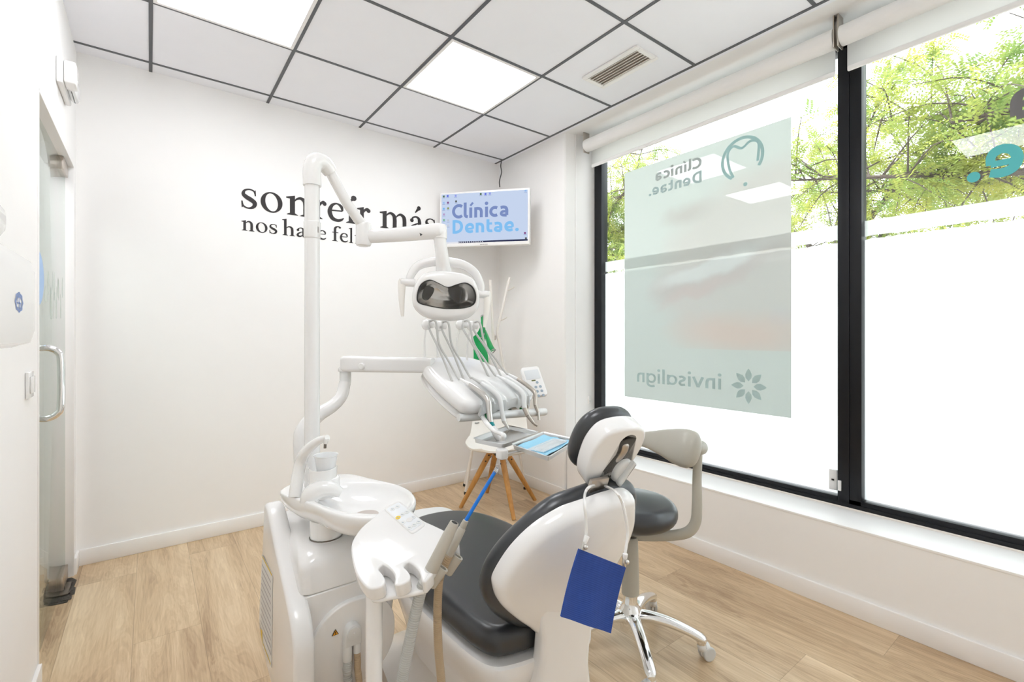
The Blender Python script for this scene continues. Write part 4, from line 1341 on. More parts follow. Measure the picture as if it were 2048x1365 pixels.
# arm support: bar from below the seat, up, and a curved torso pad
m = MB()
pb = [P(1258, 1074, d=1.87), P(1310, 1073, d=1.85), P(1350, 1071, d=1.84), P(1377, 1064, d=1.835), P(1391, 1045, d=1.835), P(1394, 1015, d=1.84), P(1394, 960, d=1.85), P(1396, 905, d=1.86), P(1397, 885, d=1.86)]
m.tube(pb, [.017, .020, .021, .022, .021, .020, .018, .018, .017], 16, 6, flat=(1, .62), up=(0, 0, 1)); put(m, 'support_arm', M_STOOLG, st)
m = MB(); m.cyl(P(1388, 896, d=1.84), P(1404, 896, d=1.885), .03, .028, 24, .008); put(m, 'arm_pivot', M_STOOLG, st)
m = MB()
pp = [P(1391, 905, d=1.83), P(1384, 902, d=1.825), P(1360, 893, d=1.87), P(1325, 884, d=1.98), P(1290, 879, d=2.10), P(1250, 878, d=2.16), P(1205, 880, d=2.17), P(1190, 881, d=2.16)]
m.tube(pp, [.050, .071, .073, .055, .036, .032, .027, .012], 20, 7, flat=(1, .42), up=(0, 0, 1)); put(m, 'torso_pad', M_STOOLG, st)

# ================================================================== CUSPIDOR UNIT
un = thing('cuspidor_unit', 'glossy white dental unit with spittoon bowl, faucet and tall pole left of the dental chair', 'dental unit', (.46, 1.62, 0))
# main body: lower cover, upper block
m = MB()
def rr3(x0, y0, x1, y1, r, z): return [(p.x, p.y, z) for p in rrect(x0, y0, x1, y1, r, 6)]
m.loft([rr3(.37, 1.50, .60, 1.80, .05, 0.0), rr3(.37, 1.50, .60, 1.80, .05, .10), rr3(.345, 1.455, .612, 1.83, .06, .20), rr3(.336, 1.425, .62, 1.845, .05, .30), rr3(.334, 1.412, .622, 1.85, .035, .40), rr3(.334, 1.41, .622, 1.85, .03, .484), rr3(.337, 1.413, .619, 1.848, .03, .487)])
put(m, 'lower_cover', M_WENAMEL, un)
m = MB()
m.loft([rr3(.337, 1.413, .619, 1.848, .03, .4885), rr3(.334, 1.41, .622, 1.85, .03, .492), rr3(.334, 1.412, .622, 1.85, .03, .555), rr3(.336, 1.418, .620, 1.848, .032, .572), rr3(.342, 1.435, .612, 1.842, .045, .588), rr3(.350, 1.47, .600, 1.832, .06, .600), rr3(.362, 1.52, .585, 1.82, .07, .606)])
put(m, 'upper_cover', M_WENAMEL, un)
# round raised field with the hose connector on the front
m = MB()
cf = Vector((.472, 1.412, .318))
Mf = frame(cf, (1, 0, 0), (0, -.09, 1))
m = MB(Mf); m.slab([Vector((p.x, p.y)) for p in superell(.128, .135, 2.2, 48, .012, -.01)], -.03, .006, .005); put(m, 'round_cover', M_CERAM, un)
m = MB(Mf)
m.slab([Vector(p) for p in [(.024 * math.cos(t), .038 + .026 * math.sin(t)) for t in np.linspace(0, PI, 16)] + [(-.026, .0), (.026, 0)]], .004, .030, .004)
m.cyl((-.013, .005, .016), (-.013, -.044, .020), .0135, bev=.001)
m.cyl((.0155, .005, .016), (.0155, -.030, .020), .0115, bev=.001)
hcn = put(m, 'hose_connector', M_LGREY, un, 'pale grey hose connector')
m = MB(Mf); m.cyl((0, .040, .029), (0, .040, .033), .0195, bev=.001); m.cyl((0, .040, .031), (0, .040, .036), .003, seg=12); put(m, 'connector_cap', M_LGREY, hcn)
# warning triangle
m = MB(Mf)
wx, wy = -.046, .047
m.poly([(wx - .010, wy - .008, .0080), (wx + .010, wy - .008, .0080), (wx, wy + .011, .0080)]); put(m, 'warning_triangle', M_RUBBER, un, 'black edged orange warning triangle')
m = MB(Mf); m.poly([(wx - .0075, wy - .0065, .0092), (wx + .0075, wy - .0065, .0092), (wx, wy + .008, .0092)]); put(m, 'triangle_field', M_ORANGE, un)
m = MB(Mf)
m.poly([(wx - .001, wy - .002, .0104), (wx + .001, wy - .002, .0104), (wx + .0014, wy + .0045, .0104), (wx - .0014, wy + .0045, .0104)]); m.poly([(wx + .0012 * math.cos(t), wy - .0042 + .0012 * math.sin(t), .0104) for t in np.linspace(0, 2 * PI, 10, endpoint=False)]); put(m, 'triangle_mark', M_RUBBER, un)

# left side panel: a winged cover with a slanting front edge
XP = .300
pl = [(1.742, .668), (1.70, .664), (1.655, .640), (1.56, .575), (1.43, .495), (1.372, .452), (1.342, .405), (1.335, .35), (1.337, .20), (1.36, .13), (1.42, .115), (1.60, .125), (1.74, .155), (1.83, .20), (1.845, .26), (1.80, .44), (1.765, .60), (1.757, .645)]
pc = catmull([Vector(p) for p in pl], 4, True)
m = MB(frame((XP, 0, 0), (0, 1, 0), (0, 0, 1))); m.slab(pc, 0, .055, .014, 5); 
for v in m.bm.verts: pass
sp = put(m, 'side_panel', M_WPLAST, un)
# printed instruction label with yellow border on the panel's outer face
def pan(y, z, o=.0008): return (XP - o, y, z)
lab = [(1.665, .475), (1.745, .405), (1.815, .235), (1.72, .165), (1.68, .25)]
m = MB(); m.poly([pan(*p) for p in [(1.60, .49), (1.775, .49), (1.825, .25), (1.76, .185), (1.62, .19)]]); put(m, 'instruction_label', M_LABEL, sp)
m = MB()
for q in stroke([(1.612, .483), (1.768, .483)], .006, 1): m.poly([pan(p[0], p[1], .0014) for p in q])
put(m, 'yellow_border', M_YELLOW, sp)
m = MB()
for q in stroke([(1.632, .198), (1.755, .198)], .006, 1): m.poly([pan(p[0], p[1], .0014) for p in q])
put(m, 'yellow_border', M_YELLOW, sp)
m = MB(); m.poly([pan(*p, .0016) for p in [(1.765, .186), (1.805, .225), (1.768, .235)]]); put(m, 'yellow_corner', M_YELLOW, sp)
m = MB()
for k in range(11):
    z = .455 - k * .0225
    for q in stroke([(1.628, z), (1.775 + .035 * k / 11, z)], .0045, 1): m.poly([pan(p[0], p[1], .0014) for p in q])
put(m, 'print_lines', mat('label_print', (.42, .39, .42), .6), sp)
c = Vector((XP - .001, 1.80, .60))

# support of the bowl
m = MB(); m.cyl((.432, 1.512, .60), (.432, 1.512, .66), .047, bev=.002); put(m, 'bowl_support', M_CERAM, un)
m = MB(); m.cyl((.432, 1.512, .604), (.432, 1.512, .6075), .0485); put(m, 'support_gasket', M_DSTEEL, un)
# bowl: a round basin growing out of a shoulder block on the left
BZ = .722
def bowl_out(s_=1.0, dx=0, dy=0):
    px_ = [(560, 984), (566, 976), (590, 965), (630, 954), (667, 949.5), (701, 948), (736, 956), (788, 968), (815, 978), (829, 991), (832, 1005), (818, 1021), (785, 1033), (746, 1037.5), (701, 1035), (658, 1025), (627, 1011), (600, 1001), (574, 993)]
    pts = [P(u, v, Z=.7235)[:2] for u, v in reversed(px_)]
    return catmull([Vector(p) for p in pts], 4, True)
bo = bowl_out()
bc_ = Vector((.535, 1.445))
m = MB()
rg = []
low = Vector((.49, 1.46))
for s_, z in ((.30, .648), (.62, .650), (.80, .660), (.92, .678), (.985, .700), (1.0, .712), (.998, .719), (.985, .7235), (.965, .7245)):
    rg.append([(low.x + (p.x - low.x) * s_, low.y + (p.y - low.y) * s_, z) for p in bo])
# from the rim inwards to the basin (the shoulder on the left stays flat)
def basin(th, r): return Vector((bc_.x + .118 * r * math.cos(th), bc_.y + .150 * r * math.sin(th)))
n = len(bo)
for k, (r, z) in enumerate(((1.0, .7235), (.97, .7215), (.93, .714), (.86, .700), (.72, .684), (.52, .672), (.30, .666), (.20, .663))):
    row = []
    for p in bo:
        d = p - bc_
        # ellipse turned to follow the outline
        a = math.atan2(d.y, d.x)
        ca, sa = math.cos(a - R(115)), math.sin(a - R(115))
        er = 1 / math.sqrt((ca / .20) ** 2 + (sa / .125) ** 2)
        dd = d.normalized() * min(er, d.length * .955) * r
        row.append((bc_.x + dd.x, bc_.y + dd.y, z))
    rg.append(row)
m.loft(rg, True, True); bw = put(m, 'spittoon_bowl', M_CERAM, un, angle=60)
m = MB(); m.lathe([(.001, .6665), (.018, .6665), (.036, .668), (.038, .6645)], Matrix.Translation((bc_.x, bc_.y, 0))); 
dr = put(m, 'drain_cover', M_TAN, bw, 'taupe drain cover')
# flushing hood, faucet, cup stand
m = MB(); m.tube([(.388, 1.535, .712), (.394, 1.525, .738), (.418, 1.512, .752), (.448, 1.498, .748), (.470, 1.487, .736)], [.028, .028, .026, .021, .014], 16, 5); put(m, 'flush_hood', M_CERAM, un)
fb = Vector((.356, 1.575, .722))
m = MB(); m.tube([fb, P(600, 930, d=1.50), P(613, 903, d=1.48), P(634, 884, d=1.46), P(655, 876, d=1.44)], [.019, .0185, .0165, .013, .0095], 16, 6); m.tube([P(652, 878, d=1.44), P(651, 888, d=1.44)], [.0085, .006], 12, 1)
put(m, 'faucet', M_CERAM, un)
m = MB(); m.cyl(P(650.5, 887, d=1.44), P(650, 897, d=1.44), .0042, seg=12); put(m, 'faucet_tip', M_DSTEEL, un)
cs_ = P(632, 958, d=1.53)
CUP = P(652, 954, d=1.50)
m = MB()
c_ = Vector((CUP.x, CUP.y))
m.slab([c_ + p for p in superell(.040, .036, 2.6, 32)], .715, CUP.z - .0008, .006); put(m, 'cup_stand', M_CERAM, un)
m = MB()
w0 = []
for k in range(19):
    a = R(-YAW * 0 + 150 + 190 * k / 18)
    w0.append(a)
ring_a = []
for r0, z in ((.041, .716), (.043, CUP.z + .030), (.0425, CUP.z + .034), (.040, CUP.z + .034), (.039, CUP.z + .030), (.039, .716)):
    ring_a.append([(c_.x - RGT.x * .010 + r0 * math.cos(a), c_.y - RGT.y * .010 + r0 * math.sin(a), z - (.006 * math.sin(PI * k / 18) if z > .75 else 0)) for k, a in enumerate(w0)])
vr = m.loft([list(q) for q in zip(*ring_a)])
put(m, 'cup_holder', M_CERAM, un)
# tall pole carrying the lamp arm
PX, PYY = .428, 1.655
m = MB(); m.cyl((PX, PYY, .70), (PX, PYY, 1.76), .0245, .0235, 32); put(m, 'pole', M_WENAMEL, un)
m = MB(); m.cyl((PX, PYY, 1.545), (PX, PYY, 1.60), .0262, .0262, 32, .002); pcx = put(m, 'pole_collar', M_WPLAST, un)
m = MB()
Ml = frame((PX, PYY, 1.572), (RGT.x, RGT.y, 0), (0, 0, 1))
for k in range(5):
    x0 = -.021 + .0; m.box((-.0205, .012 - k * .0055, .0172), (-.006 + .003 * (k % 2), .0145 - k * .0055, .0175))
for k in range(5): m.box((.006 + k * .0022, -.010, .0245 - abs(.006 + k * .0022) * .25), (.0072 + k * .0022, .010, .0247 - abs(.006 + k * .0022) * .25))
m.bm.free(); m = MB()
for k in range(6):
    a = R(-YAW * 0 - 52) - k * .05
    p = Vector((math.cos(a), math.sin(a), 0))
    q = Vector((-p.y, p.x, 0))
    b = Vector((PX, PYY, 1.572)) + p * .0264
    m.poly([b + q * -.0004 + Vector((0, 0, -.010)), b + q * .0004 + Vector((0, 0, -.010)), b + q * .0004 + Vector((0, 0, .010)), b + q * -.0004 + Vector((0, 0, .010))])
put(m, 'rating_print', M_NOTE, pcx)

# paper/plastic cup on its stand
m = MB()
m.lathe([(.001, 0.001), (.024, 0), (.0245, .001), (.034, .066), (.0365, .068), (.0365, .070), (.0335, .0695), (.0325, .066), (.0235, .004), (.001, .004)], Matrix.Translation(CUP), 36)
tag(put(m, 'plastic_cup', M_CUP, at=CUP), 'translucent white plastic cup standing under the faucet of the spittoon', 'cup')

# ================================================================== OPERATING LAMP
ELB = P(727, 470, d=1.72)
PT = Vector((PX, PYY, 1.762))
LC = P(893, 592, d=1.66)
lamp = thing('operating_lamp', 'white dental operating lamp on a jointed arm with dark mask-shaped reflector window', 'lamp', LC)
m = MB(); m.tube([(PX, PYY, 1.72), (PX, PYY, 1.775), P(640, 352, d=1.58) if False else Vector((PX + .012, PYY + .004, 1.803)), Vector((PX + .04, PYY + .012, 1.807)), Vector((PX + .066, PYY + .02, 1.785))], [.0285, .0285, .029, .028, .024], 20, 6); put(m, 'pole_elbow', M_WENAMEL, lamp)
a = Vector((PX + .058, PYY + .018, 1.795))
m = MB(); m.tube([a, a.lerp(ELB, .5), ELB + Vector((0, 0, .03))], [.019, .0185, .0205], 20, 2, flat=(.9, 1.0)); put(m, 'upper_arm', M_WPLAST, lamp)
m = MB(); m.cyl(ELB + Vector((0, 0, -.042)), ELB + Vector((0, 0, .045)), .0275, .0265, 28, .010); put(m, 'elbow_joint', M_WENAMEL, lamp)
END = P(880, 466, d=1.66)
m = MB(); m.tube([ELB + Vector((.01, 0, -.006)), ELB.lerp(END, .5) + Vector((0, 0, -.002)), END + Vector((-.015, 0, .004)), END + Vector((.004, 0, .003))], [.0235, .026, .0275, .024], 20, 4, flat=(1.0, .8)); put(m, 'lower_arm', M_WENAMEL, lamp)
m = MB(); m.tube([END + Vector((0, 0, .028)), END + Vector((0, 0, .024)), END + Vector((0, 0, -.02)), END + Vector((0, 0, -.024)), P(884, 512, d=1.66), P(888, 550, d=1.70)], [.015, .0235, .0245, .0215, .0225, .029], 24, 2); put(m, 'down_tube', M_WENAMEL, lamp)
m = MB(); c0_ = P(796, 0, d=1.66)
m.poly([P(839, 466, d=1.628), P(845, 469, d=1.628), P(841, 473, d=1.628)]); put(m, 'arm_mark', M_RUBBER, lamp)
# head: local x to the picture's right, y up, z out of the face
toCam = (Vector((0.10, -0.25, 1.12)) - LC).normalized()
hx = Vector((0, 0, 1)).cross(toCam).normalized()
hx = (hx + Vector((0, 0, -.045))).normalized()
hy = toCam.cross(hx).normalized()
MHd = frame(LC, hx, hy)
def ho(sx, sy, dy=0, top=1.0):
    pts = [(0, .078), (.055, .074), (.092, .058), (.113, .020), (.117, -.015), (.108, -.048), (.075, -.076), (.03, -.086), (0, -.087)]
    pts = pts + [(-x, y) for x, y in reversed(pts[1:-1])]
    return catmull([Vector((x * sx, y * sy * (top if y > 0 else 1) + dy)) for x, y in pts], 4, True)
m = MB(MHd)
rg = []
for s1, s2, dy, z, tp in ((.30, .35, .01, -.105, 1), (.62, .66, .01, -.092, 1), (.86, .90, .006, -.062, 1.0), (.97, 1.0, .003, -.025, 1.05), (1.0, 1.02, .0, -.004, 1.06), (.995, 1.01, 0, .004, 1.04), (.97, .975, 0, .012, .99)):
    rg.append([(p.x, p.y, z) for p in ho(s1, s2, dy, tp)])
# face ring in to the window opening
win = [(0, .030), (-.030, .041), (-.060, .050), (-.086, .036), (-.098, .008), (-.096, -.026), (-.060, -.037), (0, -.043), (.062, -.037), (.094, -.022), (.099, .008), (.086, .036), (.060, .049), (.030, .041)]
wo = catmull([Vector(p) for p in reversed(win)], 4, True)
# resample window so it pairs with the outer ring by angle
def by_angle(outline, ref):
    out = []
    n = len(outline)
    for p in ref:
        a = math.atan2(p.y, p.x)
        best = None
        for i in range(n):
            q0, q1 = outline[i], outline[(i + 1) % n]
            d = Vector((math.cos(a), math.sin(a)))
            e = q1 - q0
            den = d.x * e.y - d.y * e.x
            if abs(den) < 1e-12: continue
            t = (q0.x * e.y - q0.y * e.x) / den
            u = (q0.x * d.y - q0.y * d.x) / den
            if t > 0 and -1e-6 <= u <= 1 + 1e-6 and (best is None or t > best): best = t
        best = best or .05
        out.append(Vector((math.cos(a), math.sin(a))) * best)
    return out
fine = catmull(ho(1, 1), 2, True)
rg = [[(v_.x, v_.y, r_[0][2]) for v_ in catmull([Vector((q[0], q[1], 0)) for q in r_], 2, True)] for r_ in rg]
wi = by_angle(wo, fine)
rg.append([(p.x * .5 + w_.x * .5, p.y * .5 + w_.y * .5, .017) for p, w_ in zip([q * .97 for q in fine], wi)])
rg.append([(w_.x * 1.03, w_.y * 1.04, .016) for w_ in wi])
rg.append([(w_.x * 1.01, w_.y * 1.01, .010) for w_ in wi])
m.loft(rg, True, False); put(m, 'lamp_housing', M_WENAMEL, lamp, angle=60)
m = MB(MHd)
m.loft([[(w_.x * 1.035, w_.y * 1.05, .0150) for w_ in wi], [(w_.x * 1.03, w_.y * 1.045, .0172) for w_ in wi], [(w_.x * .985, w_.y * .975, .0172) for w_ in wi], [(w_.x * .98, w_.y * .97, .012) for w_ in wi]], False, False)
put(m, 'window_gasket', M_RUBBER, lamp)
m = MB(MHd)
m.loft([[(w_.x * 1.0, w_.y * 1.0, .011) for w_ in wi], [(w_.x * .94, w_.y * .9, -.015) for w_ in wi], [(w_.x * .82, w_.y * .72, -.042) for w_ in wi], [(w_.x * .55, w_.y * .45, -.056) for w_ in wi], [(w_.x * .1, w_.y * .1, -.060) for w_ in wi]], False, True)
put(m, 'reflector', M_REFL, lamp, 'silver reflector behind the window', angle=12)
for x_, y_, k_, rot in ((-.062, .004, .70, -10), (.036, .004, .88, 16)):
    m = MB(MHd @ Matrix.Translation((x_, y_, -.034)) @ Matrix.Rotation(R(rot), 4, 'Z'))
    m.slab(catmull([Vector(p) * k_ for p in [(-.024, .030), (.0, .036), (.024, .030), (.025, .004), (.014, -.024), (.004, -.036), (-.010, -.024), (-.024, .0)]], 4, True), -.008, .010, .006)
    put(m, 'bulb_shield', M_SMOKE, lamp, 'dark bulb shield in the reflector')
m = MB(MHd); m.loft([[(w_.x * .985, w_.y * .98, .0135) for w_ in wi], [(w_.x * .985, w_.y * .98, .0145) for w_ in wi]]); put(m, 'cover_glass', M_LAMPGLASS, lamp)
# yoke over the head and the two hanging handles
m = MB(MHd)
m.tube([(-.128, .034, -.045), (-.126, .056, -.05), (-.103, .094, -.058), (-.06, .113, -.064), (0, .119, -.066), (.06, .113, -.064), (.103, .088, -.058), (.127, .046, -.05), (.131, .012, -.045)], [.014, .018, .0205, .0215, .022, .0215, .0205, .018, .014], 14, 5, flat=(1, .75)); put(m, 'yoke', M_WENAMEL, lamp)
for s_, y0 in ((-1, .036), (1, .012)):
    m = MB(MHd)
    m.cyl((s_ * .108, y0, -.040), (s_ * .158, y0, -.040), .0145, .0135, 20, .003)
    put(m, 'handle_stub', M_WENAMEL, lamp)
    m = MB(MHd)
    m.tube([(s_ * .150, y0 + .010, -.040), (s_ * .153, y0 - .006, -.039), (s_ * .152, y0 - .05, -.030), (s_ * .146, y0 - .118, -.018)], [.012, .0135, .0115, .0055], 14, 5, flat=(.8, 1)); put(m, 'handle', M_SHELL, lamp)

# ================================================================== DELIVERY UNIT
dv = thing('delivery_unit', 'white dental instrument delivery table on a jointed arm under the operating lamp', 'delivery table', (.46, 1.84, .6))
m = MB(); m.tube([(.46, 1.83, .60), P(606, 890, d=1.76), P(612, 855, d=1.78), P(637, 830, d=1.82), P(665, 812, d=1.86), P(683, 792, d=1.89), P(690, 765, d=1.91)], [.036, .034, .031, .027, .025, .0235, .0225], 20, 6); put(m, 'lower_arm', M_WENAMEL, dv)
J = P(691, 742, d=1.915)
m = MB(); m.cyl(P(690.5, 768, d=1.912), J, .0225, .0225, 24); put(m, 'joint_post', M_LGREY, dv)
m = MB(); m.cyl(J + Vector((0, 0, -.003)), J + Vector((0, 0, .012)), .0285, bev=.003); put(m, 'joint_ring', M_WPLAST, dv)
K = P(866, 731, d=1.86)
m = MB()
e_ = (K - J); e_.z = 0; e_.normalize(); q_ = Vector((-e_.y, e_.x, 0))
a0 = P(684, 729, d=1.915); a1 = K
ring_ = []
for t, h0, h1, wd in ((0.0, -.020, .020, .008), (.015, -.026, .030, .026), (.05, -.028, .034, .033), (.14, -.029, .034, .034), (.5, -.029, .031, .033), (.92, -.029, .030, .032), (1.0, -.028, .028, .028)):
    c = a0.lerp(a1, t)
    ring_.append([c + q_ * p.x + Vector((0, 0, p.y)) for p in [Vector((x, y + (h0 + h1) / 2)) for x, y in [(v.x, v.y) for v in rrect(-wd, -(h1 - h0) / 2, wd, (h1 - h0) / 2, min(wd, .014) * .95, 5)]]])
m.loft(ring_); put(m, 'upper_arm', M_WENAMEL, dv)
m = MB(); kc = P(724, 733, d=1.865); m.cyl(kc + q_ * .012, kc - q_ * .012, .0135, .0125, 20, .003); put(m, 'arm_knob', M_WPLAST, dv)

# head: local x along +X, y up the slope to the rear, z out of the top
HROT = R(13)
hxx = Vector((math.cos(HROT), math.sin(HROT), 0)); hyy = Vector((-math.sin(HROT), math.cos(HROT), 0))
HF = Vector((.872, 1.40, .980)); HB = HF + hyy * .315 + Vector((0, 0, .155))
sl_ = (HB - HF).normalized()
MD = frame(HF, hxx, sl_)
HL = (HB - HF).length
hd = [(x * 1.14, y) for x, y in [(.0, .06), (.006, .02), (.035, .0), (.10, -.004), (.25, -.006), (.330, .0), (.358, .03), (.365, .08), (.362, .16), (.345, .24), (.305, HL - .04), (.25, HL - .004), (.17, HL + .004), (.10, HL + .004), (.062, HL - .002), (.040, HL - .03), (.016, .25), (.002, .15)]]
ho_ = catmull([Vector(p) for p in hd], 4, True)
m = MB(MD); m.slab(ho_, -.052, .004, .024, 6, crown=.006); put(m, 'head_cover', M_WENAMEL, dv)
lo_ = catmull([Vector((.012 + x * .94, .02 + y * .90)) for x, y in hd], 4, True)
m = MB(MD); m.slab(lo_, -.088, -.0535, .022, 5, belly=.006); put(m, 'head_underside', M_WPLAST, dv)
# grey instrument rest on the front
m = MB(MD)
prof_ = []
def proj(p):
    q = Vector(p) - ORG
    d = q.dot(FWD)
    return 1024 + FPX * q.dot(RGT) / d, 669 - FPX * q.z / d, d
def slot_at(u):
    return min((abs(proj(MD @ Vector((.02 + .0005 * k, 0, .02)))[0] - u), .02 + .0005 * k) for k in range(760))[1]
slots = [slot_at(u) for u in (970, 993, 1017, 1041, 1064)]
nx_ = 72
def rest_h(x):
    h = 0
    for s0 in slots:
        h = max(h, math.exp(-((x - s0) / .0125) ** 2))
    return h
rows = []
for j, (y, z) in enumerate(((.135, .0085), (.125, .015), (.09, .019), (.05, .019), (.015, .015), (-.008, .004), (-.016, -.014), (-.016, -.032))):
    row = []
    for i in range(nx_ + 1):
        x = .070 + .290 * i / nx_
        ins = min(1, min(i, nx_ - i) / 4)
        row.append(Vector((x, y - .0 * ins, z - (.012 if j >= 1 else .004) * rest_h(x) - (1 - ins) * .010)))
    rows.append(row)
back = [[Vector((p.x, p.y + (.004 if j < 5 else .012), min(p.z, 0) - .030 if j < 5 else p.z)) for p in r_] for j, r_ in enumerate(rows)]
m.loft([a + list(reversed(b)) for a, b in zip(rows, back)])
put(m, 'instrument_rest', mat('rest_grey', (0.60, 0.605, 0.60), .35), dv, 'pale grey grooved instrument rest')
# front handle bar
m = MB(); g0, g1 = P(917, 836, Y=1.45), P(1091, 824, Y=1.45)
m.tube([g0, g0.lerp(g1, .02), g0.lerp(g1, .98), g1], [.0135, .0155, .0155, .0135], 18, 1)
put(m, 'front_handle', M_LGREY, dv)
# green instrument valves under the front edge
for u, v in ((971, 834), (1020.5, 826), (1042, 822)):
    c = P(u, v, d=proj(MD @ Vector((slot_at(u), -.012, .0)))[2] + .035)
    m = MB(); m.cyl(c + Vector((0, 0, -.010)), c + Vector((0, 0, .012)), .0062, seg=14, bev=.001); put(m, 'valve_knob', M_DGREEN, dv, 'dark green valve knob')
# display keypad standing at the right side
K0, K1, K2 = P(1040, 737, d=2.02), P(1074, 733, d=2.045), P(1097, 790, d=1.97)
exk = (K1 - K0).normalized()
kmid = (K0 + K2) / 2
MK = frame(kmid, exk, (K1 - K2))
kw, kh = (K1 - K0).length / 2 + .002, (K1 - K2).length / 2
m = MB(MK); m.slab(rrect(-kw, -kh, kw, kh, .012), -.016, .004, .004); kp = put(m, 'display_keypad', M_WPLAST, dv)
m = MB(MK); m.slab(rrect(-kw + .009, kh * .12, kw - .009, kh - .018, .003), .0035, .0052, .0006); put(m, 'display', M_SCREENG, kp)
m = MB(MK); m.box((-.012, -kh * .02, .0042), (.006, kh * .07, .0048)); put(m, 'display_badge', mat('dark_badge', (.12, .13, .03), .4), kp)
for r_ in range(4):
    for c_ in range(2 if r_ else 1):
        m = MB(MK); m.cyl((-.002 + c_ * .020 + (.012 if not r_ else 0), -kh * .13 - r_ * .021, .0042), (-.002 + c_ * .020 + (.012 if not r_ else 0), -kh * .13 - r_ * .021, .005), .0062, seg=14); put(m, 'key', M_KEY, kp)
m = MB(); m.tube([kmid + MK.to_3x3() @ Vector((-.01, -.02, -.014)), MD @ Vector((.385, .17, -.03))], .012, 12, 1); put(m, 'keypad_arm', M_WPLAST, dv)
# whip arms with pulleys at the rear edge
balls = [(853, 650), (878.5, 652), (920.5, 650), (942, 652)]
bpos = []
for u, v in balls:
    c = P(u, v, Y=1.735)
    bpos.append(c)
    m = MB(); b0 = P(u - 3 if u < 900 else u - 8, 716, Y=1.725)
    m.tube([b0 + Vector((0, -.012, -.02)), b0, c.lerp(b0, .5) + Vector((-.002, .006, 0)), c + Vector((0, .004, -.014))], [.0045, .0045, .004, .004], 8, 4)
    wa = put(m, 'whip_arm', M_WPLAST, dv)
    m = MB(); m.ball(c, (.0205, .018, .0215), 20, 12); m.cyl(c + Vector((.006, -.006, 0)), c + Vector((.026, -.012, -.002)), .013, .012, 16, .002); put(m, 'pulley_ball', M_WPLAST, wa)
# arm down to the tray shelf and the translucent tray holder
hA = MD @ Vector((.125, .02, -.07))
TR0 = P(1006, 884, d=1.50)
m = MB(); m.tube([hA, P(972, 845, d=1.58), P(988, 862, d=1.54), TR0 + Vector((0, 0, .022)), TR0 + Vector((0, 0, .004))], [.009, .009, .009, .010, .010], 14, 5, flat=(.6, 1)); put(m, 'tray_arm', M_WPLAST, dv)
ZT = .858
m = MB()
tc0, tc1 = P(1001, 901, d=1.50), P(1023, 899, d=1.51)
m.slab(rrect(tc0.x - .010, tc0.y - .018, tc0.x + .022, tc0.y + .018, .010), ZT - .026, ZT + .006, .006); put(m, 'tray_holder', M_WPLAST, dv)
m = MB(); m.box((tc0.x + .0, tc0.y - .012, ZT - .020), (1.17, tc0.y + .020, ZT - .010), .003); put(m, 'tray_rail', M_STEEL, dv)

# ------------------------------------------------------------------ steel trays on the holder
def steel_tray(c, label, z):
    """rectangular pan from its four top corners"""
    c = [Vector((p.x, p.y)) for p in c]
    cen = sum(c, Vector((0, 0))) / 4
    if area2(c) < 0: c.reverse()
    def rnd(c, r):
        out = []
        for i in range(4):
            a, b, d = c[i - 1], c[i], c[(i + 1) % 4]
            u1, u2 = (a - b).normalized(), (d - b).normalized()
            p0, p2 = b + u1 * r, b + u2 * r
            for k in range(6):
                t = k / 5
                out.append(p0 * (1 - t) ** 2 + b * 2 * t * (1 - t) + p2 * t * t)
        return out
    o = rnd(c, .014)
    m = MB()
    H = .016
    rg = [(inset(o, .007), 0), (inset(o, .004), .001), (inset(o, .0015), H - .002), (inset(o, -.0025), H - .001), (inset(o, -.0025), H + .0005), (inset(o, .0), H + .001), (inset(o, .003), H - .002), (inset(o, .0055), .0022), (inset(o, .008), .0014)]
    m.loft([[(p.x, p.y, z + h) for p in q] for q, h in rg])
    return tag(put(m, 'instrument_tray', M_TRAY, at=(cen.x, cen.y, z), angle=30), label, 'tray', 'steel instrument trays')
ZU = ZT + .016
t2 = [P(u, v, Z=ZU) for u, v in ((1023, 889), (1097, 914), (1155, 879), (1086, 864))]
t1 = [P(u, v, Z=ZU) for u, v in ((946, 877), (1018, 890), (1086, 865), (1017, 851))]
steel_tray(t2, 'steel tray lined with blue paper, at the end of the delivery arm beside the headrest', ZT)
steel_tray([t1[0], t1[1] + Vector((-.012, .016, 0)), t1[2] + Vector((-.006, .016, 0)), t1[3]], 'empty steel tray behind the blue lined one, above the shell chair', ZT)
def lerp2(a, b, c, d, u, v): return (a.lerp(b, u)).lerp(d.lerp(c, u), v)
m = MB()
top = []
for j in range(9):
    row = []
    for i in range(9):
        p = lerp2(*t2, .10 + .80 * i / 8, .08 + .84 * j / 8)
        e = max(abs(i - 4), abs(j - 4)) / 4
        row.append(Vector((p.x, p.y, ZT + .0032 + .0075 * max(0, e - .6) / .4 + .0015 * math.sin(i * 1.7 + j))))
    top.append(row)
m.loft([r_ + [p - Vector((0, 0, .0008)) for p in reversed(r_)] for r_ in top])
cen = lerp2(*t2, .5, .5)
tag(put(m, 'tray_paper', M_PAPERB, at=(cen.x, cen.y, ZT + .003)), 'light blue paper sheet lining the front steel tray', 'paper')
pk = thing('instrument_pouch', 'clear sealed pouch of small instruments lying on the blue tray paper', 'pouch', (cen.x, cen.y, ZT + .006))
pa, pb_ = lerp2(*t2, .55, .12), lerp2(*t2, .62, .90)
dd = (pb_ - pa); dd.z = 0; LL = dd.length; dd.normalize(); nn_ = Vector((-dd.y, dd.x, 0))
m = MB()
rg = []
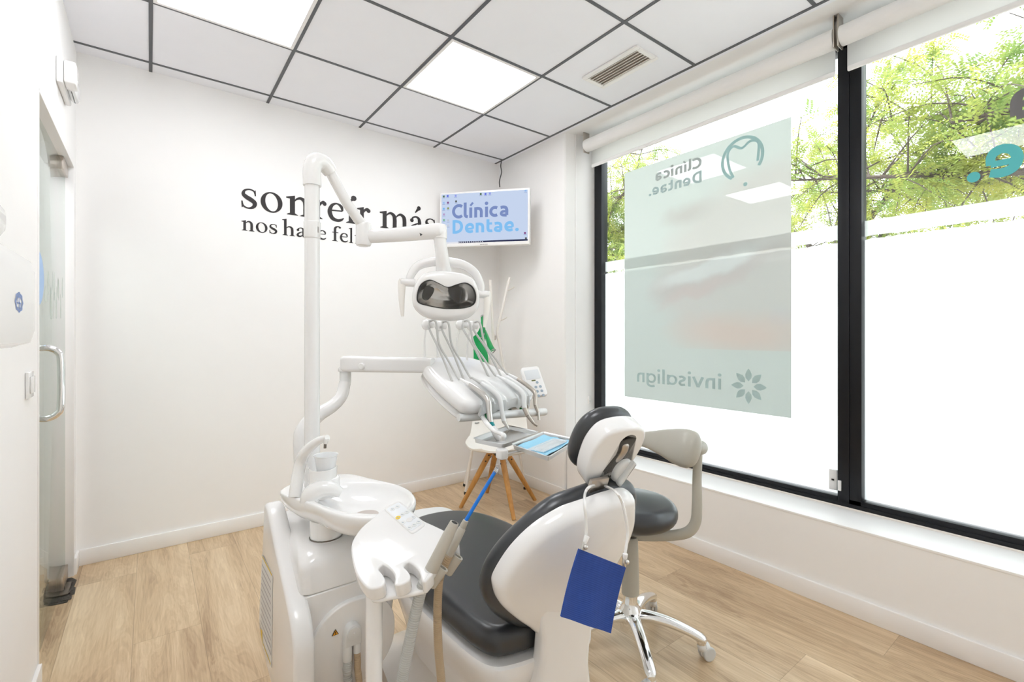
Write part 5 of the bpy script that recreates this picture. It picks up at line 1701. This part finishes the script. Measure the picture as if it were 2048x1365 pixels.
for k in range(9):
    t = k / 8
    c = pa.lerp(pb_, t); h = .007 * math.sin(PI * t) + .001
    rg.append([Vector((c.x, c.y, ZT + .008)) + nn_ * (.030 * q) + Vector((0, 0, h * (1 - q * q))) for q in (-1, -.5, 0, .5, 1)] + [Vector((c.x, c.y, ZT + .0104)) + nn_ * (.030 * q) for q in (1, .5, 0, -.5, -1)])
m.loft(rg); put(m, 'clear_film', M_POUCH, pk)
for k, off in enumerate((-.012, 0, .012)):
    m = MB(); a = pa.lerp(pb_, .12) + nn_ * off; b = pa.lerp(pb_, .85) + nn_ * (off * .7)
    m.tube([Vector((a.x, a.y, ZT + .0105)), Vector((b.x, b.y, ZT + .0105))], .0013, 8, 1); put(m, 'instrument', M_STEEL, pk)

# ------------------------------------------------------------------ handpieces resting on the front, hoses over the pulleys
def lipd(sl): return proj(MD @ Vector((sl, -.012, .022)))[2]
def handpiece(i, label, sl, rads, mats, ends):
    """lies in its groove: tail and grip in the head's frame, then the part hanging over the lip"""
    b = bpos[i]
    d0 = lipd(sl)
    p0 = MD @ Vector((sl - .004, .135, .022)); p1 = MD @ Vector((sl - .002, .085, .027)); p2 = MD @ Vector((sl, .035, .028)); p3 = MD @ Vector((sl, -.014, .022))
    t = thing('dental_handpiece', label, 'handpiece', p1, 'handpieces on the delivery table')
    m = MB(); m.tube([p0, p0.lerp(p1, .5), p1], [.0048, .006, rads[0]], 14, 4); put(m, 'tail', mats[0], t)
    e = [P(u, v, d=d0 - o) for u, v, o, r, nm, mt in ends]
    m = MB(); m.tube([p1, p2, p3, p3.lerp(e[0], .6), e[0]], [rads[0], rads[1], rads[1], rads[2], rads[2]], 16, 5); put(m, 'grip', mats[1], t)
    pv, rv = e[0], rads[2]
    for (u, v, o, r, nm, mt), a_, b_ in zip(ends[1:], e, e[1:]):
        m = MB(); m.tube([a_, a_.lerp(b_, .5), b_], [rv, (rv * .6 + r * .4) if nm != 'nozzle' else rv * 1.2, r], 14, 4); put(m, nm, mt, t)
        rv = r
    s0 = MD @ Vector((sl - .028, .15, .006))
    top = b + Vector((.012, -.012, .016))
    m = MB()
    m.tube([s0, s0.lerp(b, .45) + Vector((0, 0, .012)), b + Vector((.003, -.028, -.028)), b + Vector((.001, -.022, -.010)), b + Vector((.004, -.012, .010)), top, top + Vector((.012, -.022, -.006)), top.lerp(p0, .30) + Vector((.0, 0, -.026)), top.lerp(p0, .62) + Vector((0, 0, -.020)), p0 + (p0 - p1) * .3, p0], .0046, 10, 7)
    put(m, 'hose', M_HOSEL, t)
    return t
handpiece(0, 'syringe handpiece with teal band and broad white nozzle, leftmost on the table', slots[0], (.0095, .011, .0108), (M_WPLAST, M_STEEL),
          [(981, 846, .03, 0, '', None), (985, 855, .035, .0112, 'band', M_TEAL), (1004, 888, .06, .008, 'nozzle', M_WPLAST)])
handpiece(1, 'slim pointed scaler handpiece, second from the left on the table', slots[1], (.0075, .0095, .0085), (M_HOSEL, M_LGREY),
          [(1008, 843, .03, 0, '', None), (1018, 859, .04, .0016, 'tip', M_STEEL)])
handpiece(2, 'contra-angle handpiece with bent metal neck, third from the left on the table', slots[3], (.0085, .0105, .0100), (M_LGREY, M_LGREY),
          [(1049, 817, .02, 0, '', None), (1056, 832, .03, .0085, 'neck', M_NICKEL), (1068, 848, .035, .0055, 'neck', M_NICKEL), (1075, 852, .037, .0050, 'head', M_NICKEL)])
handpiece(3, 'slender turbine handpiece with small angled head, rightmost on the table', slots[4], (.0072, .0088, .0078), (M_LGREY, M_NICKEL),
          [(1071, 812, .02, 0, '', None), (1076.5, 826, .025, .0055, 'neck', M_NICKEL), (1078, 841, .03, .0062, 'head', M_STEEL)])

# ================================================================== ASSISTANT ELEMENT
FA, FB, FC = P(798, 1007, Z=.785), P(738, 1177, Z=.700), P(919, 1092, Z=.742)
nrm = (FB - FA).cross(FC - FA).normalized()
if nrm.z < 0: nrm = -nrm
exa = (FC - FB); exa = (exa - nrm * exa.dot(nrm)).normalized()
eya = nrm.cross(exa)
MA = Matrix.Identity(4)
for i in range(3):
    MA[i][0] = exa[i]; MA[i][1] = eya[i]; MA[i][2] = nrm[i]; MA[i][3] = FB[i]
MAI = MA.inverted()
def ap2(u, v):
    p = MAI @ on_plane(u, v, FB, nrm)
    return Vector((p.x, p.y))
asx = thing('assistant_element', 'white assistant control arm with keypad and suction holders in front of the dental chair', 'assistant arm', P(748, 1190, d=1.03))
edge = [(745.5, 1036), (722, 1056), (704, 1084), (703, 1110), (710, 1142), (722, 1163), (738, 1177), (755, 1176), (767, 1170), (770, 1158), (764, 1147), (757, 1138), (765, 1130), (775, 1134), (787, 1146), (790, 1158), (789, 1169), (800, 1170), (815, 1163), (821, 1152), (815, 1141), (808, 1133), (815, 1125), (824, 1128), (838, 1142), (843, 1160), (850, 1164), (858, 1156), (866, 1146), (868, 1132), (872, 1120), (888, 1104), (903, 1100), (917, 1094), (917, 1082), (906, 1072), (889, 1061), (866, 1050), (845, 1040), (826, 1024), (806, 1007), (795, 1003), (770, 1014)]
eo = catmull([ap2(*p) for p in edge], 3, True)
m = MB(MA); m.slab(eo, -.034, 0, .004, 4, r1=.0045); put(m, 'control_head', M_WENAMEL, asx)
m = MB(MA); m.slab([p for p in inset(catmull([ap2(*p) for p in [(745.5, 1036), (704, 1084), (710, 1142), (738, 1177), (780, 1172), (845, 1160), (862, 1140), (900, 1096), (906, 1074), (845, 1040), (795, 1005)]], 4, True) if area2([ap2(*p) for p in edge]) > 0 else list(reversed(catmull([ap2(*p) for p in [(745.5, 1036), (704, 1084), (710, 1142), (738, 1177), (780, 1172), (845, 1160), (862, 1140), (900, 1096), (906, 1074), (845, 1040), (795, 1005)]], 4, True))), .004)], -.046, -.035, .005, 3); put(m, 'control_underside', M_WPLAST, asx)
# raised keypad
kpd = [(771, 1021), (797, 1006), (848, 1049), (823, 1067)]
kq = [ap2(*p) for p in kpd]
kc_ = sum(kq, Vector((0, 0))) / 4
def rndq(c, r, n=5):
    out = []
    for i in range(4):
        a, b, d = c[i - 1], c[i], c[(i + 1) % 4]
        p0, p2 = b + (a - b).normalized() * r, b + (d - b).normalized() * r
        for k in range(n + 1):
            t = k / n
            out.append(p0 * (1 - t) ** 2 + b * 2 * t * (1 - t) + p2 * t * t)
    return out
m = MB(MA); m.slab(rndq([kc_ + (q - kc_) * 1.12 for q in kq], .012), -.003, .003, .003); kb = put(m, 'keypad', M_WENAMEL, asx)
m = MB(MA); m.slab(rndq([kc_ + (q - kc_) * .97 for q in kq], .009), .002, .0038, .0006); put(m, 'keypad_film', M_KEYBASE, kb, 'pale blue grey keypad film')
for (u, v), mt, rr_ in (((785.5, 1021.5), M_LGREY, .0066), ((795.5, 1016.5), M_LGREY, .0066), ((814.5, 1027), M_LGREY, .0066), ((805, 1032.5), M_LGREY, .0066), ((796.5, 1038.5), M_YELLOW, .0062), ((806.5, 1048), M_LGREY, .0066), ((819, 1043), M_WPLAST, .0078), ((827, 1037.5), M_LGREY, .0066), ((838, 1047), M_LGREY, .0066), ((829, 1053), M_LGREY, .0066), ((819.5, 1058.5), M_LGREY, .0066)):
    c = ap2(u, v)
    m = MB(MA); m.cyl((c.x, c.y, .0036), (c.x, c.y, .0046), rr_, seg=18); by_ = put(m, 'key', mt, kb)
    if mt is not M_WPLAST:
        m = MB(MA)
        for q in stroke([(c.x - .0024, c.y + .0018), (c.x - .0010, c.y - .0010), (c.x + .0024, c.y - .0016)], .0016, 3): m.poly([(p[0], p[1], .0049) for p in q])
        put(m, 'key_symbol', M_KEY, by_)
# post, foot arm towards the chair
pt = MA @ Vector((*ap2(743, 1158), -.04))
m = MB(); m.cyl((pt.x, pt.y, .40), (pt.x, pt.y, pt.z), .0175, .0175, 24); put(m, 'post', M_WENAMEL, asx)
m = MB(); m.tube([(pt.x, pt.y, .405), (pt.x + .02, pt.y - .03, .405), (pt.x + .09, pt.y - .13, .40), (pt.x + .20, pt.y - .17, .36), (.70, .90, .20), (.73, 1.04, .12)], [.024, .03, .034, .034, .034, .03], 18, 6, flat=(1, .75)); put(m, 'foot_arm', M_WPLAST, asx)
# beige clip holders at the right end of the head
def holder(u0, v0, u1, v1, d):
    a, b = P(u0, v0, d=d), P(u1, v1, d=d)
    ax = (b - a).normalized()
    sd_ = ax.cross(FWD).normalized()
    M_ = frame(a, sd_, -FWD if abs(ax.dot(FWD)) < .9 else RGT)
    m = MB(Matrix.Translation(a) @ M_.to_3x3().to_4x4())
    L = (b - a).length
    zs = 1 if (M_.to_3x3() @ Vector((0, 0, 1))).dot(ax) > 0 else -1
    o = rrect(-.013, -.0085, .013, .0085, .008, 6)
    i_ = rrect(-.008, -.0045, .008, .0045, .004, 6)
    m.loft([[(p.x, p.y, zs * L) for p in inset(o, .002)], [(p.x, p.y, zs * (L - .003)) for p in o], [(p.x, p.y, 0) for p in o], [(p.x, p.y, 0) for p in i_], [(p.x, p.y, zs * .02) for p in i_]])
    put(m, 'suction_holder', M_BEIGE, asx, 'beige grey suction holder')
holder(886, 1136, 860, 1172, 1.035)
holder(916, 1113, 893, 1147, 1.075)

# ------------------------------------------------------------------ suction handpieces and hoses
def corr(mb, pts, r, sm=16, pitch=.0052):
    """corrugated hose"""
    path = catmull([Vector(p) for p in pts], sm)
    L = [0]
    for a, b in zip(path, path[1:]): L.append(L[-1] + (b - a).length)
    n = int(L[-1] / pitch) * 4
    out, rad = [], []
    j = 0
    for k in range(n + 1):
        s_ = L[-1] * k / n
        while j < len(L) - 2 and L[j + 1] < s_: j += 1
        t = (s_ - L[j]) / max(1e-9, L[j + 1] - L[j])
        out.append(path[j].lerp(path[j + 1], t)); rad.append(r * (1.0, .985, .86, .985)[k % 4])
    mb.tube(out, rad, 14, 1)
conA = Mf @ Vector((-.013, -.044, .020)); conB = Mf @ Vector((.0155, -.030, .020))
s1 = thing('suction_handpiece', 'thick beige suction handpiece with wide open tip on a grey corrugated hose', 'suction tube', P(885, 1095, d=1.03), 'suction handpieces')
T1, B1 = P(909, 1046, d=1.035), P(862, 1142, d=1.03)
ax1 = (B1 - T1).normalized()
m = MB(); m.tube([T1, T1 + ax1 * .001, T1 + ax1 * .022, T1 + ax1 * .024, T1 + ax1 * .028, T1 + ax1 * .085, T1 + ax1 * .112, T1 + ax1 * .118], [.0098, .0102, .0120, .0120, .0128, .0140, .0150, .0125], 22, 1); put(m, 'grip', M_BEIGE, s1)
m = MB(); m.tube([T1 - ax1 * .0006, T1 - ax1 * .0004], [.0072, .0072], 18, 1); put(m, 'bore', M_DARK, s1)
m = MB(); m.tube([T1 + ax1 * .112, T1 + ax1 * .116, P(851, 1160, d=1.03), P(848, 1166, d=1.03)], [.0152, .0152, .014, .013], 20, 1); put(m, 'swivel_joint', M_LGREY, s1)
m = MB(); corr(m, [P(851, 1156, d=1.03), P(840, 1190, d=1.03), P(824, 1260, d=1.03), P(808, 1340, d=1.035), P(800, 1400, d=1.06), P(785, 1490, d=1.12) + Vector((0, 0, .05)), P(735, 1500, d=1.22) + Vector((0, 0, .06)), P(706, 1420, d=1.36), P(694, 1340, d=1.395), conA + Vector((0, -.004, -.03)), conA], .0128)
put(m, 'hose', M_HOSEG, s1, 'grey corrugated hose')
s2 = thing('saliva_ejector_handpiece', 'thin beige saliva ejector handpiece on a tan corrugated hose, holding the blue tip', 'suction tube', P(920, 1090, d=1.07), 'suction handpieces')
T2, B2 = P(932, 1041, d=1.075), P(899, 1110, d=1.07)
ax2 = (B2 - T2).normalized()
m = MB(); m.tube([T2, T2 + ax2 * .001, T2 + ax2 * .016, T2 + ax2 * .018, T2 + ax2 * .022, T2 + ax2 * .06, T2 + ax2 * .088], [.0052, .0066, .0078, .0070, .0092, .0098, .0088], 18, 1); put(m, 'grip', M_BEIGE, s2)
m = MB(); corr(m, [B2, P(888, 1135, d=1.07), P(878, 1165, d=1.072), P(875, 1230, d=1.08), P(877, 1300, d=1.085), P(882, 1390, d=1.10), P(860, 1480, d=1.16) + Vector((0, 0, .04)), P(780, 1480, d=1.27) + Vector((0, 0, .04)), P(728, 1400, d=1.385), P(716, 1345, d=1.40), conB + Vector((.0, -.004, -.03)), conB], .0098, pitch=.0046)
put(m, 'hose', M_HOSEB, s2, 'tan corrugated hose')
# disposable tip
E0, E1 = P(931.5, 1042, d=1.0745), P(995, 936, d=1.12)
t = thing('saliva_ejector', 'bright blue disposable saliva ejector tube with a clear tip pointing up', 'saliva ejector', E0)
m = MB(); m.tube([E0, E0.lerp(E1, .3), E0.lerp(E1, .92)], .0042, 14, 3); put(m, 'tube', M_BLUE, t)
m = MB(); e = (E1 - E0).normalized(); m.tube([E0.lerp(E1, .90), E0.lerp(E1, .91), E0.lerp(E1, .985), E1], [.0043, .0052, .0052, .003], 14, 1); put(m, 'clear_tip', M_CLEAR, t)

# ================================================================== STREET: PAVEMENT AND TREES
m = MB(); m.box((2.96, -14, -.14), (22, 26, -.10))
struct(m, 'floor_outside', mat('pale_pavement', (0.62, 0.60, 0.57), .8, bump=(30, .3, .01)))
def leaf_mat(name, c):
    m = bpy.data.materials.new(name)
    m.use_nodes = True
    nt = m.node_tree
    nt.nodes.remove(nt.nodes['Principled BSDF'])
    geo = nt.nodes.new('ShaderNodeNewGeometry')
    nz = nt.nodes.new('ShaderNodeTexNoise'); nz.inputs['Scale'].default_value = 2.2; nz.inputs['Detail'].default_value = 4
    nt.links.new(geo.outputs['Position'], nz.inputs[0])
    cr = nt.nodes.new('ShaderNodeValToRGB')
    cr.color_ramp.elements[0].position = .35; cr.color_ramp.elements[0].color = (c[0] * .7, c[1] * .8, c[2] * .9, 1)
    cr.color_ramp.elements[1].position = .68; cr.color_ramp.elements[1].color = (min(1, c[0] * 1.5), min(1, c[1] * 1.15), c[2], 1)
    nt.links.new(nz.outputs[0], cr.inputs[0])
    d = nt.nodes.new('ShaderNodeBsdfDiffuse'); t = nt.nodes.new('ShaderNodeBsdfTranslucent')
    nt.links.new(cr.outputs[0], d.inputs[0]); nt.links.new(cr.outputs[0], t.inputs[0])
    mx = nt.nodes.new('ShaderNodeMixShader'); mx.inputs[0].default_value = .5
    nt.links.new(d.outputs[0], mx.inputs[1]); nt.links.new(t.outputs[0], mx.inputs[2])
    nt.links.new(mx.outputs[0], nt.nodes['Material Output'].inputs[0])
    return m
M_LEAF = leaf_mat('pinnate_leaf', (0.27, 0.35, 0.095))
M_BARK = mat('bark', (0.08, 0.06, 0.05), .9, bump=(25, .8, .02), var=.3)

def tree(label, base, fork_z, limbs, seed, nleaf):
    """trunk with limbs; sprays of pinnate leaves hang along the twigs"""
    rnd = random.Random(seed)
    t = thing('street_tree', label, 'tree', base, 'trees along the street')
    b = Vector(base)
    tk = MB()
    fk = b + Vector((rnd.uniform(-.1, .1), rnd.uniform(-.1, .1), fork_z + .1))
    tk.tube([b + Vector((0, 0, -.04)), b.lerp(fk, .5) + Vector((.03, -.04, 0)), fk], [.16, .125, .115], 12, 4)
    put(tk, 'trunk', M_BARK, t)
    anchors = []
    for lp, r0 in limbs:
        pts = [fk] + [Vector(p) for p in lp]
        m = MB(); m.tube(pts, [r0] + [r0 * (1 - .85 * (k + 1) / len(lp)) for k in range(len(lp))], 8, 5); lb = put(m, 'limb', M_BARK, t)
        path = catmull(pts, 10)
        tw = MB()
        for k in range(int(len(path) * .22), len(path)):
            for _ in range(2):
                o = path[k]
                dr_ = Vector((rnd.gauss(0, 1), rnd.gauss(0, 1), rnd.gauss(.1, .55))).normalized()
                L = rnd.uniform(.45, 1.15)
                e1 = o + dr_ * L * .5 + Vector((0, 0, .08)); e2 = o + dr_ * L + Vector((0, 0, -.12 * L))
                tw.tube([o, e1, e2], [.010, .006, .003], 5, 3)
                for q in catmull([o, e1, e2], 5)[3:]: anchors.append((q, dr_))
        put(tw, 'twigs', M_BARK, lb)
    V, F = [], []
    for _ in range(nleaf):
        a, dr_ = rnd.choice(anchors)
        p0 = a + Vector((rnd.gauss(0, .05), rnd.gauss(0, .05), rnd.gauss(0, .05)))
        ax = (dr_ * .5 + Vector((rnd.gauss(0, .7), rnd.gauss(0, .7), rnd.gauss(-.25, .45)))).normalized()
        up = Vector((rnd.gauss(0, .5), rnd.gauss(0, .5), 1)); sdv = ax.cross(up)
        if sdv.length < 1e-3: continue
        sdv.normalize(); nv = sdv.cross(ax)
        L = rnd.uniform(.15, .24)
        n = 7
        for k in range(n):
            c = p0 + ax * (L * (k + .6) / n) - nv * (.03 * (k / n) ** 2)
            for s_ in (-1, 1):
                ll = rnd.uniform(.036, .05); ww = .011
                d = (sdv * s_ + ax * .35 + nv * rnd.uniform(-.3, .15)).normalized()
                e = d.cross(nv).normalized()
                i0 = len(V)
                V += [c, c + d * ll * .5 + e * ww, c + d * ll, c + d * ll * .5 - e * ww]
                F.append((i0, i0 + 1, i0 + 2, i0 + 3))
    me = bpy.data.meshes.new('foliage')
    off = Vector(base)
    me.from_pydata([tuple(v - off) for v in V], [], F)
    me.materials.append(M_LEAF)
    o = bpy.data.objects.new('foliage', me); COL.objects.link(o); o.parent = t
    return t
tree('leafy green street tree seen left of and above the window poster', (7.2, 7.2, -.1), 2.2,
     [([(6.9, 6.6, 2.9), (6.6, 5.8, 3.4), (6.2, 4.9, 3.7)], .06), ([(7.2, 7.6, 3.0), (7.0, 8.2, 3.9), (6.8, 8.6, 4.6)], .06), ([(6.8, 6.6, 2.6), (6.5, 5.7, 2.5), (6.3, 4.8, 2.6)], .05), ([(7.4, 6.9, 3.2), (7.6, 6.2, 4.1), (7.4, 5.6, 4.8)], .05), ([(7.1, 6.2, 2.7), (7.1, 5.3, 3.1), (7.2, 4.3, 3.2)], .05)], 3, 5200)
tree('leafy green street tree with a dark slanting limb seen through the right pane', (6.6, -1.2, -.1), 2.2,
     [([(6.3, -.5, 2.95), (5.9, .2, 3.12), (5.5, .95, 3.05)], .085), ([(6.4, -.6, 2.6), (6.0, .4, 2.6), (5.7, 1.4, 2.75), (5.5, 2.3, 2.9)], .055), ([(6.8, -.4, 3.1), (6.9, .7, 3.5), (6.8, 1.8, 3.7)], .06), ([(6.3, -1.0, 3.3), (5.9, -.4, 3.9), (5.6, .3, 4.3)], .05), ([(6.9, .2, 2.7), (7.1, 1.4, 2.9), (7.0, 2.6, 3.1)], .05)], 11, 4600)
tree('paler street tree standing farther off behind the black mullion', (9.6, 3.2, -.1), 2.3,
     [([(9.3, 2.6, 3.1), (9.0, 1.9, 3.8), (8.8, 1.2, 4.3)], .06), ([(9.5, 3.8, 3.1), (9.3, 4.6, 3.6), (9.0, 5.4, 3.8)], .06), ([(9.2, 3.0, 3.2), (8.8, 2.6, 4.1), (8.6, 2.2, 4.9)], .05), ([(9.9, 2.4, 3.0), (9.9, 1.4, 3.2), (9.8, .4, 3.5)], .05)], 21, 3400)
